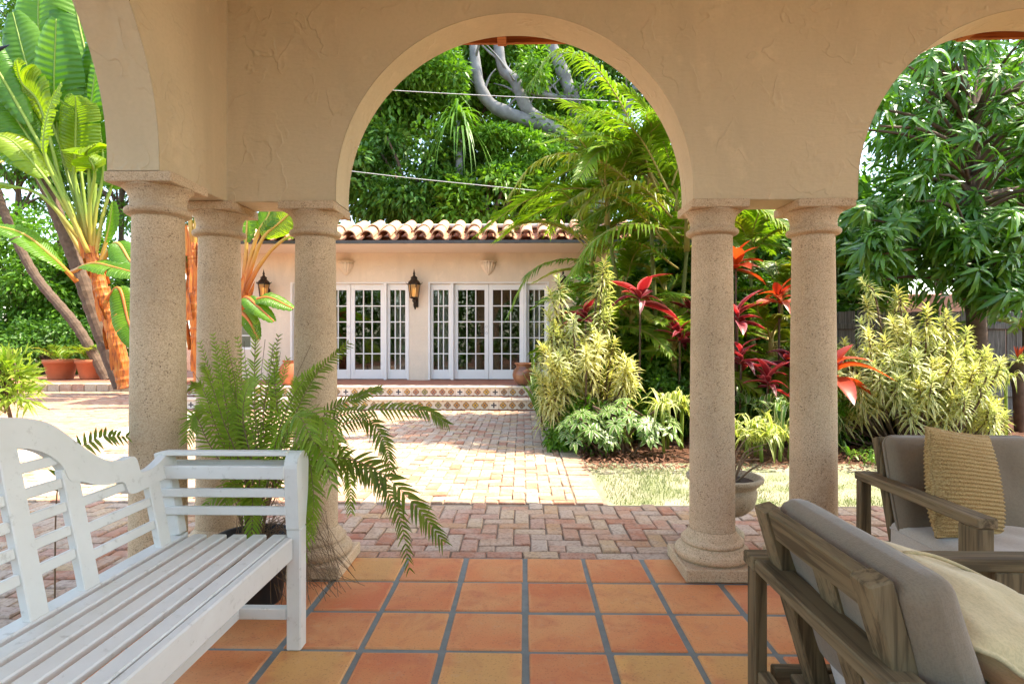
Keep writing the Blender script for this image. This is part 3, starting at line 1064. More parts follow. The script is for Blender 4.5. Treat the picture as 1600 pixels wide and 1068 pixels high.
# ---- raised brick platform far left, under the pots
PLX0, PLX1, PLY = -12.3, -8.6, 13.6
mb = MB(); mb.box(-16, PLX1 - .1, PLY + .25, 19, -.05, .16)
plat = tag(mb.build('raised_patio', M['terrace']), kind='structure')
x = -13.2; k = 0
while x < PLX1:
    m = MB(); m.cbox(x + .006, x + .294, PLY, PLY + .26, -.04, .165, .015); m.build('brick', M['brick'], plat); x += .30

# ================================================================== OBJECTS
# ---- lanterns on the facade
def make_lantern(x, y, z, label, s=1.0):
    t = empty('wall_lantern', (x, y, z), label=label, cat='lantern', group='bronze lanterns on the guest house')
    t.scale = (s, s, s)
    def hexr(r, zz, a0=0): return [(r * math.cos(a0 + math.pi * k / 3), r * math.sin(a0 + math.pi * k / 3), zz) for k in range(6)]
    m = MB()      # cage: six posts, two rings
    for k in range(6):
        a = math.pi * k / 3
        m.bar((.085 * math.cos(a), .085 * math.sin(a), -.17), (.125 * math.cos(a), .125 * math.sin(a), .10), .014, .014, (1, .2, .1), .002)
    m.lathe([(.0, -.20), (.07, -.19), (.095, -.172), (.095, -.16), (.08, -.158)], 6, smooth=False)
    m.lathe([(.122, .095), (.142, .10), (.142, .118), (.10, .125)], 6, smooth=False)
    for k in range(6):
        a = math.pi * k / 3
        m.tube([(.135 * math.cos(a), .135 * math.sin(a), .11), (.165 * math.cos(a), .165 * math.sin(a), .125), (.172 * math.cos(a), .172 * math.sin(a), .155)], [.008, .007, .003], 5)
    m.build('cage', M['iron'], t)
    m = MB()
    m.lathe([(.138, .118), (.115, .16), (.075, .20), (.06, .23), (.075, .24), (.065, .255), (.03, .28), (.018, .31), (.028, .325), (.02, .345), (.008, .40), (.0, .44)], 12)
    m.build('cap', M['iron'], t)
    m = MB()
    m.lathe([(0, -.34), (.012, -.335), (.022, -.31), (.012, -.29), (.03, -.26), (.045, -.23), (.03, -.205), (.05, -.2)], 10)
    m.build('finial', M['iron'], t)
    for k in range(6):
        a0, a1 = math.pi * k / 3 + .1, math.pi * (k + 1) / 3 - .1
        m = MB()
        q = [(.080 * math.cos(a0), .080 * math.sin(a0), -.155), (.080 * math.cos(a1), .080 * math.sin(a1), -.155), (.119 * math.cos(a1), .119 * math.sin(a1), .095), (.119 * math.cos(a0), .119 * math.sin(a0), .095)]
        q2 = [(p[0] * .97, p[1] * .97, p[2]) for p in q]
        m.add(q + q2, [(0, 1, 2, 3), (7, 6, 5, 4), (0, 4, 5, 1), (1, 5, 6, 2), (2, 6, 7, 3), (3, 7, 4, 0)])
        m.build('pane', M['amber'], t)
    m = MB()
    for k in range(3):
        a = 2.1 * k
        m.lathe([(0, -.15), (.012, -.14), (.012, -.06), (.018, -.03), (.015, 0), (.0, .04)], 8, (.03 * math.cos(a), .03 * math.sin(a), 0))
    m.build('bulb', M['bulb'], t)
    m = MB()      # bracket to the wall
    d = (FYD - y) / s
    m.cbox(-.05, .05, d - .03, d - .002, -.36, .02, .006)
    m.tube(bez([(0, d - .02, -.30), (0, d * .6, -.40), (0, .05, -.36), (0, .0, -.30)], 12), .013, 6)
    m.tube(bez([(0, d - .02, -.10), (0, d * .7, -.22), (0, d * .55, -.30)], 8), .01, 6)
    m.build('bracket', M['iron'], t)


p = at(647, 452, 11.98); make_lantern(p.x, 11.98, p.z, 'bronze lantern on the pier between the two pairs of french doors')
p = at(412, 451, 11.98); make_lantern(p.x, 11.98, p.z, 'bronze lantern seen between the corner column and the next column', .95)
p = at(880, 450, 11.98); make_lantern(p.x, 11.98, p.z, 'lantern at the right end of the facade, half hidden by palm leaves', .95)

# ---- shell shaped wall planters over the doors
def make_shell(x, label):
    t = empty('wall_planter', (x, FYD - .002, 2.60), label=label, cat='planter', group='scalloped planters over the doors')
    fn = lambda r, z, a: r * (1 + .07 * math.cos(a * 14))
    m = MB()
    m.lathe([(.0, -.03), (.035, -.01), (.075, .04), (.115, .10), (.145, .17), (.160, .245), (.150, .245), (.10, .17), (.0, .15)], 42, a0=math.pi, a1=2 * math.pi, fn=fn)
    m.build('bowl', M['facade'], t)
    m = MB()
    m.lathe([(.158, .246), (.176, .25), (.176, .27), (.14, .272)], 28, a0=math.pi, a1=2 * math.pi, fn=lambda r, z, a: r * (1 + .03 * math.cos(a * 14)))
    m.build('rim', M['facade'], t)


make_shell(at(541, 420, FYD).x, 'scalloped plaster planter above the left french doors')
make_shell(at(763, 420, FYD).x, 'scalloped plaster planter above the right french doors')

# ---- pots
def lathe_pot(name, loc, prof, mat, label, cat, group=None, soil_r=None, soil_z=None, fn=None, n=40):
    t = empty(name, loc, label=label, cat=cat, group=group)
    m = MB(); m.lathe(prof, n, fn=fn); m.build('body', mat, t)
    if soil_r:
        m = MB(); m.lathe([(0, soil_z + .015), (soil_r * .6, soil_z + .008), (soil_r, soil_z)], 20); m.build('soil', M['soil'], t)
    return t


p = at(822, 604, 10.75)
lathe_pot('glazed_pot', (p.x, 10.75, TZ), [(0, .001), (.15, .001), (.20, .05), (.245, .14), (.255, .20), (.235, .28), (.185, .335), (.175, .355), (.19, .38), (.215, .40), (.215, .415), (.19, .42), (.165, .37), (.17, .2), (0, .19)],
          M['glaze'], 'round brown glazed pot on the terrace in front of the right french doors', 'pot', fn=lambda r, z, a: r * (1 + (.012 * math.cos(8 * a) if .3 < z < .43 else 0)))
p = at(452, 604, 10.75)
lathe_pot('clay_jar', (p.x, 10.75, TZ), [(0, .001), (.11, .001), (.15, .06), (.185, .18), (.18, .30), (.13, .39), (.10, .42), (.12, .45), (.135, .46), (.10, .455), (.09, .40), (.1, .3), (0, .28)],
          M['terracotta'], 'orange clay jar on the terrace left of the fern column', 'jar')
tp = [(0, .001), (.27, .001), (.285, .03), (.37, .40), (.40, .405), (.405, .50), (.375, .50), (.365, .42), (0, .42)]
pot_xy = []
for (px, lab) in ((95, 'left one of two flared terracotta pots on the raised brick step'), (145, 'right one of two flared terracotta pots on the raised brick step, nearer the banana trunk')):
    pt = at(px, 590, 15.2)
    t = lathe_pot('terracotta_pot', (pt.x, 15.2, .161), tp, M['terracotta'], lab, 'pot', 'terracotta pots on the raised step', .36, .43,
                  fn=(None if px < 120 else (lambda r, z, a: r * (1 + (.02 * math.cos(24 * a) if .03 < z < .4 else 0)))), n=72)
    t.scale = (1.0, 1.0, 1.06)
    pot_xy.append((pt.x, 15.2))
# cast stone urn behind the right hand columns
ux, uy = 1.235, 3.56
t = lathe_pot('stone_urn', (ux, uy, -.008), [(0, .0), (.115, .0), (.115, .03), (.10, .035), (.085, .05), (.055, .075), (.045, .11), (.055, .125), (.075, .135), (.12, .155), (.165, .20), (.185, .25), (.188, .29), (.178, .305), (.19, .32), (.215, .345), (.225, .355), (.225, .372), (.20, .375), (.185, .345), (.16, .335), (0, .33)],
              M['urn'], 'weathered cast stone garden urn with bare twigs behind the right columns', 'urn', soil_r=.175, soil_z=.342,
              fn=lambda r, z, a: r * (1 + (.05 * abs(math.cos(10 * a)) if .13 < z < .24 else 0)), n=80)
m = MB(); tr = random.Random(9)
for k in range(11):
    a = tr.uniform(0, 6.28); l = tr.uniform(.15, .42)
    b = Vector((.07 * math.cos(a), .07 * math.sin(a), .34))
    e = b + Vector((math.cos(a) * l * .8, math.sin(a) * l * .6, l * tr.uniform(.35, .9)))
    mid = (b + e) / 2 + Vector((tr.uniform(-.05, .05), tr.uniform(-.05, .05), .05))
    m.tube(bez([b, mid, e], 7), [.008, .007, .006, .005, .004, .003, .002], 5)
m.build('twigs', M['twig'], t)

# ---- white bench: runs along Y, faces +X
BC = 1.375                        # centre of its length
bench = empty('garden_bench', (-1.15, BC, 0), label='white painted wooden bench with arched scrolling back and rolled slatted arms', cat='bench')
BX = -1.15
def back_x(z): return -1.325 - .20 * (z - .44)
def bpart(name, m): return m.build(name, M['white'], bench, (-BX, -BC, 0))
HL = .845                         # half length to arm centre
for i in range(6):                # seat slats
    x1 = -.915 - i * .078
    m = MB(); m.cbox(x1 - .055, x1, BC - HL + .0, BC + HL - .0, .418, .440, .004); bpart('seat_slat', m)
m = MB(); m.cbox(-.912, -.880, BC - HL + .03, BC + HL - .03, .352, .438, .005); bpart('front_rail', m)
m = MB(); m.cbox(-1.375, -1.345, BC - HL + .03, BC + HL - .03, .36, .436, .005); bpart('back_rail', m)
for s_ in (-1, 1):
    y = BC + s_ * HL
    m = MB(); m.cbox(-1.343, -.913, y - .028, y + .004, .352, .416, .004); bpart('side_rail', m)
    # front leg with rounded arm end
    m = MB()
    m.cbox(-.908, -.852, y - .03 + .005 * s_, y + .03 + .005 * s_, .0, .47, .005)
    poly = [(-.034, .47), (.036, .47), (.060, .60)]
    poly += [(.005 + .060 * math.cos(a), .705 + .058 * math.sin(a)) for a in [math.pi * k / 14 for k in range(0, 15)]]
    poly += [(-.045, .60)]
    m.prism(poly, lambda p, y=y, s_=s_: (-.905, y + s_ * p[0], p[1]), lambda p, y=y, s_=s_: (-.855, y + s_ * p[0], p[1]))
    bpart('front_leg', m)
    m = MB()
    m.bar((-1.36, y, 0), (-1.345, y, .44), .055, .055, (0, 1, 0))
    m.bar((-1.345, y, .4402), (back_x(.76) - .01, y, .76), .05, .05, (0, 1, 0))
    bpart('rear_leg', m)
    # arm slats round the roll
    for (dy, z, w, h) in ((.052, .62, .018, .032), (.045, .545, .018, .032), (-.030, .62, .018, .032), (-.030, .545, .018, .032)):
        pass
    for (dy, z, w, h) in ((-.046, .690, .022, .050), (-.012, .757, .040, .018), (.032, .748, .034, .018), (-.036, .610, .02, .032), (-.030, .540, .02, .032), (.058, .69, .02, .05)):
        m = MB(); yy_ = y + dy if s_ > 0 else y - dy
        m.bar((-1.385, yy_, z), (-.904, yy_, z), w, h); bpart('arm_slat', m)
    m = MB(); m.cbox(-1.33, -.91, y - .018, y + .018, .115, .16, .004); bpart('stretcher', m)
m = MB(); m.cbox(-1.13, -1.09, BC - HL + .02, BC + HL - .02, .118, .158, .004); bpart('long_stretcher', m)
verts_y = (.725, .362, .17)
def backbar(m, y0, z0, y1, z1, w, h, off=0.0):
    m.bar((back_x(z0) + off, y0, z0), (back_x(z1) + off, y1, z1), w, h, up=(1, 0, .2))
for s_ in (-1, 1):
    for dy, top in zip(verts_y, (.70, .80, .935)):
        m = MB(); y = BC + s_ * dy
        m.bar((back_x(.435), y, .435), (back_x(top), y, top), .062, .026, up=(1, 0, .2)); bpart('back_post', m)
def brail(y0, y1, z):
    m = MB(); m.bar((back_x(z) - .002, y0, z), (back_x(z) - .002, y1, z), .030, .018, up=(1, 0, .2)); bpart('back_slat', m)
for s_ in (-1, 1):
    for z in (.523, .605, .688):
        a, b = BC + s_ * (.725 - .031), BC + s_ * (.362 + .031)
        if z > .65: a = BC + s_ * .585
        brail(min(a, b), max(a, b), z)
    for z in (.552, .622, .692, .762, .832):
        a, b = BC + s_ * (.362 - .031), BC + s_ * (.17 + .031)
        brail(min(a, b), max(a, b), z)
for z in (.552, .622, .692, .762, .832): brail(BC - .139, BC + .139, z)
top = [(0, .986), (.10, .983), (.19, .978), (.255, .966), (.32, .942), (.39, .886), (.445, .838), (.50, .800), (.56, .781), (.60, .778), (.635, .782), (.652, .772), (.658, .752), (.660, .728), (.672, .719), (.715, .719), (.755, .728), (.80, .744), (.84, .757), (.872, .760)]
bot = [(0, .905), (.10, .902), (.19, .893), (.25, .878), (.30, .850), (.335, .81), (.352, .765), (.40, .750), (.45, .728), (.50, .716), (.555, .711), (.575, .70), (.585, .666), (.62, .658), (.66, .660), (.72, .664), (.80, .672), (.872, .700)]
def densify(pl, n):
    c = bez([(a, b, 0) for a, b in pl], n); return [(p.x, p.y) for p in c]
tt = densify(top, 60); bb = densify(bot, 60)
m = MB()
poly_t = [(-a, b) for a, b in reversed(tt[1:])] + tt
poly_b = [(-a, b) for a, b in reversed(bb[1:])] + bb
f_ = lambda p, o: (back_x(p[1]) + o, BC + p[0], p[1])
m.grid([[f_(p, .016) for p in poly_b], [f_(p, .016) for p in poly_t]], False)
m.grid([[f_(p, -.016) for p in poly_t], [f_(p, -.016) for p in poly_b]], False)
m.grid([[f_(p, .016) for p in poly_t], [f_(p, -.016) for p in poly_t]], False)
m.grid([[f_(p, -.016) for p in poly_b], [f_(p, .016) for p in poly_b]], False)
for e in (0, -1):
    m.add([f_(poly_t[e], .016), f_(poly_t[e], -.016), f_(poly_b[e], -.016), f_(poly_b[e], .016)], [(0, 1, 2, 3)])
bpart('crest_rail', m)

# ---- cushions
def cushion(w, d, h, bulge=.02, r=.035, nx=24, ny=24, seed=0):
    """soft box centred on x,y with its bottom at z=0"""
    rr = random.Random(seed); ph = [rr.uniform(0, 6.28) for _ in range(6)]
    m = MB()
    def pt(u, v, side):
        # superelliptic slab
        x, y = u, v
        ex = max(0, (abs(x) - (w / 2 - r)) / r); ey = max(0, (abs(y) - (d / 2 - r)) / r)
        e = min(1, math.hypot(ex, ey))
        hz = (h / 2 - r) + r * math.sqrt(max(0, 1 - e * e))
        fx, fy = 1 - (2 * x / w) ** 2, 1 - (2 * y / d) ** 2
        b = bulge * max(0, fx) ** .5 * max(0, fy) ** .5
        wr = .0035 * math.sin(14 * x / w + ph[0]) * math.sin(9 * y / d + ph[1]) + .002 * math.sin(31 * x + ph[2] + 19 * y)
        z = h / 2 + side * (hz + b + wr * (1 - e))
        return z
    def axis(L, n):
        o = []
        for k in range(5): o.append(-L / 2 + r * (1 - math.cos(k / 4 * math.pi / 2)))
        for k in range(1, n): o.append(-L / 2 + r + (L - 2 * r) * k / n)
        for k in range(5): o.append(L / 2 - r + r * math.sin(k / 4 * math.pi / 2))
        return o
    X, Y = axis(w, nx), axis(d, ny)
    def corner(x, y):
        # round the four plan corners
        ex = abs(x) - (w / 2 - r); ey = abs(y) - (d / 2 - r)
        if ex > 0 and ey > 0:
            l = math.hypot(ex, ey); mm = max(ex, ey)
            k = mm / l
            x = math.copysign(w / 2 - r + ex * k, x); y = math.copysign(d / 2 - r + ey * k, y)
        return x, y
    for side in (1, -1):
        rows = []
        for y in Y:
            row = []
            for x in X:
                a, b = corner(x, y)
                row.append((a, b, pt(a, b, side)))
            rows.append(row if side > 0 else row[::-1])
        m.grid(rows)
    # joining band
    ring = [(x, Y[0]) for x in X] + [(X[-1], y) for y in Y[1:]] + [(x, Y[-1]) for x in X[::-1][1:]] + [(X[0], y) for y in Y[::-1][1:-1]]
    ring = [corner(*p) for p in ring]
    m.grid([[(a, b, pt(a, b, -1)) for a, b in ring], [(a, b, pt(a, b, 1)) for a, b in ring]], True, True)
    return m, ring, pt


def piped_cushion(name, w, d, h, mat, parent, loc, rot, bulge=.02, r=.03, seed=0, piping=True):
    m, ring, pt = cushion(w, d, h, bulge, r, seed=seed)
    o = m.build(name, mat, parent, loc, rot)
    for side in (1, -1) if piping else ():
        m2 = MB()
        zz = h / 2 + side * (h / 2 - r)
        pts = [Vector((a * 1.002, b * 1.002, zz)) for a, b in ring]
        m2.tube(pts + [pts[0]], .0042, 5, False)
        m2.build('piping', mat, o)
    return o


# ---- teak seating: local frame has the seat facing -Y, origin at floor under the left front corner
def make_seat(name, width, n_cush, label, cat, loc, rz, D=.70, over=0.0, inset=.075, nb=None, piping=True):
    t = empty(name, loc, rz, label=label, cat=cat)
    AH = .60
    def part(nm, m, mat=M['teak']): return m.build(nm, mat, t)
    for x in (0, width - .058):
        m = MB(); m.cbox(x, x + .058, over, over + .088, 0, AH - .036, .004); part('front_leg', m, M['teak_z'])
        m = MB(); m.cbox(x, x + .05, D - .036, D, 0, AH - .036, .004); part('rear_leg', m, M['teak_z'])
        m = MB(); m.cbox(x - .004, x + .066, -.006, D + .006, AH - .035, AH, .004); part('arm', m, M['teak_y'])
        m = MB(); m.cbox(x + .010, x + .045, over + .089, D - .061, .20, .29, .004); part('side_rail', m, M['teak_y'])
    m = MB(); m.cbox(.059, width - .059, over + .02, over + .05, .20, .29, .004); part('front_rail', m)
    m = MB(); m.cbox(.051, width - .051, D - .045, D - .010, .19, .29, .004); part('rear_rail', m)
    m = MB(); m.cbox(.067, width - .067, D - .070, D + .004, AH - .034, AH - .001, .004); part('rear_arm_rail', m)
    k = 0
    y = .07 + over
    while y < D - .1:
        m = MB(); m.cbox(.06, width - .06, y, y + .06, .262, .288, .003); part('seat_board', m); y += .085
    # reclined back frame
    lean = math.radians(16)
    bx0, bx1 = inset, width - .075
    P0 = Vector((0, D - .16, .28))
    def bp(x, s, o=0): return Vector((x, P0.y + s * math.sin(lean) + o * math.cos(lean), P0.z + s * math.cos(lean) - o * math.sin(lean)))
    BL = .497
    def bbar(nm, x0, s0, x1, s1, w, h, o=0.0, mat=M['teak']):
        m = MB(); m.bar(bp(x0, s0, o), bp(x1, s1, o), w, h, up=(0, math.cos(lean), -math.sin(lean)), c=.004); part(nm, m, mat)
    nb = nb or max(4, int(round((bx1 - bx0) / .2)) + 1)
    for i in range(nb):
        end = i in (0, nb - 1)
        x = bx0 + .034 + (bx1 - bx0 - .068) * i / (nb - 1)
        if end: bbar('back_post', x, -.03, x, BL, .068, .046, .011, M['teak_z'])
        else: bbar('back_slat', x, -.02, x, BL - .078, .085, .022, 0, M['teak_z'])
    bbar('back_top_rail', bx0 + .0685, BL - .0385, bx1 - .0685, BL - .0385, .077, .030, .010)
    # cushions
    cw = (width - .13) / n_cush
    for i in range(n_cush):
        cx = .065 + cw * (i + .5)
        piped_cushion('seat_cushion', cw - .006, .55, .125, M['cush_seat'], t, (cx, .305, .292), (0, 0, 0), .012, .03, i)
        q = bp(cx, .38, -.085)
        m = MB(); m.bar(bp(cx, .03, -.0145), bp(cx, .47, -.0145), cw - .20, .002, up=(0, math.cos(lean), -math.sin(lean)), c=.0005); part('cushion_backing', m, M['pale_back'])
        piped_cushion('back_cushion', cw - .008, .42, .088, M['cush'], t, bp(cx, .285, -.016), (math.radians(90) - lean, 0, 0), .020, .042, 5 + i, piping)
    return t


sofa = make_seat('outdoor_sofa', 2.02, 3, 'weathered teak sofa with taupe cushions standing behind the armchair at the right', 'sofa', (1.51, 1.945, 0), 0)
chair = make_seat('outdoor_armchair', .70, 1, 'weathered teak armchair seen from behind in the lower right corner', 'armchair', (1.405, .940, 0), R(90), .775, .04, .105, 3, False)

# ---- pillows
def pillow(name, size, thick, ribs, mat, loc, rot, label, cat, seam_mat, seed=1):
    t = empty(name, loc, label=label, cat=cat)
    t.rotation_euler = rot
    n = 56 if ribs else 30
    m = MB(); rr = random.Random(seed)
    def edge_in(u): return 1 - .035 * (1 - u * u)
    for side in (1, -1):
        rows = []
        nv = n * 4 if ribs else n
        for j in range(nv + 1):
            v = -1 + 2 * j / nv; row = []
            for i in range(n + 1):
                u = -1 + 2 * i / n
                x = u * size / 2 * edge_in(v); y = v * size / 2 * edge_in(u)
                hgt = (max(0, 1 - abs(u) ** 2.6) * max(0, 1 - abs(v) ** 2.6)) ** .5
                z = thick / 2 * hgt
                if ribs: z += .0034 * min(1, hgt * 2) * math.sin(math.pi * ribs * v + .5 * math.sin(u * 2.3))
                else: z += .006 * hgt * math.sin(7 * u + 3 * v) + .005 * hgt * math.sin(11 * v - 4 * u)
                # hangs a little: thicker towards the bottom
                z *= 1 + .15 * (-v)
                row.append((x, y, side * z))
            rows.append(row if side > 0 else row[::-1])
        m.grid(rows)
    m.build('cover', mat, t)
    m = MB(); pts = []
    for k in range(120):
        a = k / 30; s = int(a); f = (a - s) * 2 - 1
        u, v = [(f, -1), (1, f), (-f, 1), (-1, -f)][s]
        pts.append(Vector((u * size / 2 * edge_in(v), v * size / 2 * edge_in(u), .004 * math.sin(k * .9))))
    m.tube(pts + [pts[0]], .0062, 6, False)
    m.build('seam', seam_mat, t)
    return t


def basis(normal, up):
    n = Vector(normal).normalized(); u = Vector(up); u = (u - n * u.dot(n)).normalized(); x = u.cross(n)
    return Matrix(((x.x, u.x, n.x), (x.y, u.y, n.y), (x.z, u.z, n.z))).to_euler()


pillow('woven_pillow', .41, .155, 26, M['straw'], (1.755, 2.33, .62), basis((.42, -.89, .18), (.10, .16, 1)),
       'ribbed straw coloured woven pillow leaning on the sofa back', 'pillow', M['straw'])
t = pillow('cream_pillow', .52, .18, 0, M['yellow'], (1.075, 1.28, .53), basis((.46, -.12, .85), (-.85, .1, .50)),
           'yellowish cream pillow with dark red beads lying in the armchair', 'pillow', M['yellow'], 4)
m = MB(); brn = random.Random(8)
for k in range(70):
    u = -.8 + 1.6 * brn.random()
    if brn.random() < .35: u = brn.choice((-.6, .25)) + brn.uniform(-.1, .1)
    rr_ = brn.uniform(.005, .009)
    c0 = (.236 + brn.uniform(-.008, .014), u * .23, .012 + brn.uniform(.0, .016))
    m.lathe([(0, -rr_), (rr_ * .8, -rr_ * .6), (rr_, 0), (rr_ * .8, rr_ * .6), (0, rr_)], 6, c0)
m.build('bead_trim', M['bead'], t)
m = MB(); pts = []
for k in range(30):
    u = -.92 + 1.84 * k / 29
    hg = (max(0, 1 - abs(u) ** 2.6) * (1 - .45 ** 2.6)) ** .5
    pts.append((.105 + .012 * math.sin(k * .3), u * .25 * .96, .085 * hg + .004))
m.tube(pts, .005, 6); m.build('cord', M['yellow'], t)

# ---- wooden fence and the wall behind it, right background
FNY = 9.3
fence = empty('wooden_fence', (4.2, FNY, 0), label='grey weathered board fence behind the variegated shrub at the right', cat='fence')
fr_ = random.Random(4)
x = 4.95; k = 0
fm = [None] * 4
for i in range(4):
    m = MB(); m.cbox(-.07, .07, 0, .02, -.03, 1.64 + .012 * i, .003); fm[i] = m.mesh('board', M['fence'])
while x < 10:
    link('board', fm[k % 4], fence, (x - 4.2, fr_.uniform(-.006, .006), 0), (0, fr_.gauss(0, .006), 0)); x += .148; k += 1
for z in (.35, 1.42):
    m = MB(); m.cbox(.70, 5.8, -.045, -.012, z - .045, z + .045, .004); m.build('rail', M['fence'], fence)
m = MB(); m.cbox(5.6, 14, 11.6, 11.8, -.05, 2.12, .02)
tag(m.build('garden_wall', M['pink_wall']), 'salmon pink stucco wall glimpsed above the fence', 'wall')

# ---- cables over the guest house roof
for (a, b, lab) in (((430, 130), (1000, 160), 'upper pale overhead cable crossing the big grey branches'), ((430, 253), (860, 300), 'lower pale overhead cable above the tiled roof')):
    p0, p1 = at(a[0], a[1], 13.6), at(b[0], b[1], 13.6)
    mid = (p0 + p1) / 2 + Vector((0, 0, -.03))
    m = MB(); m.tube(bez([p0, mid, p1], 14), .007, 5)
    tag(m.build('overhead_cable', M['wire']), lab, 'cable', 'cables above the roof')

# ================================================================== PLANTS
def np_mesh(name, V, F, mat):
    me = bpy.data.meshes.new(name)
    V = np.asarray(V, np.float32); F = np.asarray(F, np.int32)
    me.vertices.add(len(V)); me.vertices.foreach_set('co', V.ravel())
    me.loops.add(F.size); me.loops.foreach_set('vertex_index', F.ravel())
    me.polygons.add(len(F)); me.polygons.foreach_set('loop_start', np.arange(len(F), dtype=np.int32) * F.shape[1])
    me.materials.append(mat)
    me.update(calc_edges=True); me.validate()
    return me


def unit(a): return a / np.maximum(np.linalg.norm(a, axis=1, keepdims=True), 1e-6)


def leaf_cloud(P, D, L, W, rg, fold=.25, sag=.15, flat=.6):
    """folded four-triangle leaves at P pointing along D"""
    n = len(P); D = unit(D)
    up = np.tile([0, 0, 1.0], (n, 1)) + rg.normal(0, flat, (n, 3))
    S = unit(np.cross(D, up)); N = np.cross(S, D)
    N *= np.sign(N[:, 2:3] + 1e-9)
    L = L[:, None]; W = W[:, None]
    base = P; mid = P + D * L * .5 - N * W * fold * .5
    l = P + D * L * .42 + S * W * .5 + N * W * fold * .3; r = P + D * L * .42 - S * W * .5 + N * W * fold * .3
    tip = P + D * L + np.array([0, 0, -1.0]) * L * sag
    V = np.stack([base, l, mid, r, tip], 1).reshape(-1, 3)
    b = (np.arange(n) * 5)[:, None]
    F = np.concatenate([b + np.array([0, 2, 1]), b + np.array([0, 3, 2]), b + np.array([1, 2, 4]), b + np.array([2, 3, 4])], 1).reshape(-1, 3)
    return V, F


def crown(center, radii, n_clump, clump_r, per, L, W, seed, droop=.3, hollow=.35, squash=.75):
    rg = np.random.default_rng(seed)
    c = np.array(center); rad = np.array(radii)
    d = unit(rg.normal(size=(n_clump, 3)))
    rr = (hollow + (1 - hollow) * rg.random((n_clump, 1))) ** .8
    C = c + d * rr * rad
    out_P, out_D = [], []
    for k in range(n_clump):
        cr = clump_r * rg.uniform(.6, 1.35)
        m = int(per * rg.uniform(.7, 1.3))
        q = unit(rg.normal(size=(m, 3)))
        rad_ = (rg.random((m, 1)) ** .45) * cr
        out_P.append(C[k] + q * rad_ * np.array([1, 1, squash]))
        out_D.append(q * .7 + unit(C[k:k + 1] - c) * .35 + rg.normal(0, .45, (m, 3)) + np.array([0, 0, -droop]))
    P = np.concatenate(out_P); D = np.concatenate(out_D)
    n = len(P)
    V, F = leaf_cloud(P, D, L * rg.uniform(.6, 1.3, n), W * rg.uniform(.7, 1.25, n), rg)
    return V, F, C


def leafy_tree(name, base, center, radii, label, cat, mat, bark, n_clump=60, clump_r=.7, per=140, L=.2, W=.09, seed=1, trunk_r=.16, group=None, droop=.3, hollow=.35, branches=None):
    base = Vector(base)
    t = empty(name, base, label=label, cat=cat, group=group)
    V, F, C = crown(Vector(center) - base, radii, n_clump, clump_r, per, L, W, seed, droop, hollow)
    link('crown', np_mesh('crown', V, F, mat), t)
    rr = random.Random(seed)
    m = MB(); c0 = Vector(center) - base
    top = c0 + Vector((0, 0, -radii[2] * .35))
    m.tube(bez([(0, 0, -.1), top * .5 + Vector((rr.uniform(-.2, .2), rr.uniform(-.2, .2), 0)), top], 10), [trunk_r * (1.25 - .06 * k) for k in range(10)], 10)
    m.build('trunk', bark, t)
    m = MB()
    for k in range(min(branches or 14, len(C))):
        e = Vector(C[k]); s = top * rr.uniform(.75, 1.0)
        mid = (s + e) / 2 + Vector((0, 0, rr.uniform(0, .4)))
        m.tube(bez([s, mid, e], 7), [trunk_r * .5 * (1 - .13 * i) for i in range(7)], 6)
    m.build('branches', bark, t)
    return t


BGY = 'background trees behind the guest house'
# --- trees behind the guest house, left to right
def bt(px, py, Y, rx, ry, rz, label, mat, seed, **kw):
    c = at(px, py, Y)
    kw.setdefault('bark', M['bark_brown'])
    bark = kw.pop('bark')
    return leafy_tree('broadleaf_tree', (c.x + kw.pop('dx', 0), Y, -.05), c, (rx, ry, rz), label, 'tree', mat, bark, seed=seed, group=kw.pop('group', BGY), **kw)


bt(590, 130, 19.5, 3.2, 2.2, 2.8, 'dark leafy tree behind the roof at the left edge of the middle arch', M['lf_mid'], 21, n_clump=95, per=190, L=.24, W=.11)
bt(640, 280, 17.6, 2.8, 1.4, 1.7, 'low dark tree filling in just above the tiled roof, left half', M['lf_dark'], 22, n_clump=75, per=170, L=.24, W=.10, clump_r=.6)
bt(470, 200, 20.5, 3.4, 2.2, 4.0, 'dark tree mostly hidden behind the columns at the left of the middle arch', M['lf_dark'], 23, n_clump=70, per=150, L=.26, W=.12)
bt(735, 95, 21.5, 3.4, 2.0, 3.0, 'tall bright green tree behind the grey branches', M['lf_mid'], 24, n_clump=90, per=180, L=.24, W=.11)
bt(760, 312, 16.9, 1.9, .9, .95, 'bright green leafy bush tree right above the roof, centre', M['lf_bright'], 25, n_clump=55, per=130, L=.22, W=.12, clump_r=.5)
bt(880, 260, 19.0, 2.8, 1.6, 2.6, 'mid green tree behind the palms, right half of the middle arch', M['lf_mid'], 26, n_clump=80, per=160, L=.22, W=.10)
bt(1000, 160, 20.0, 3.4, 2.0, 3.6, 'dark tree far behind the areca palms', M['lf_dark'], 27, n_clump=90, per=160, L=.24, W=.11)
bt(860, 90, 23.0, 3.4, 2.0, 3.4, 'pale distant tree seen between the forking grey limbs', M['lf_bright'], 28, n_clump=70, per=140, L=.24, W=.11)

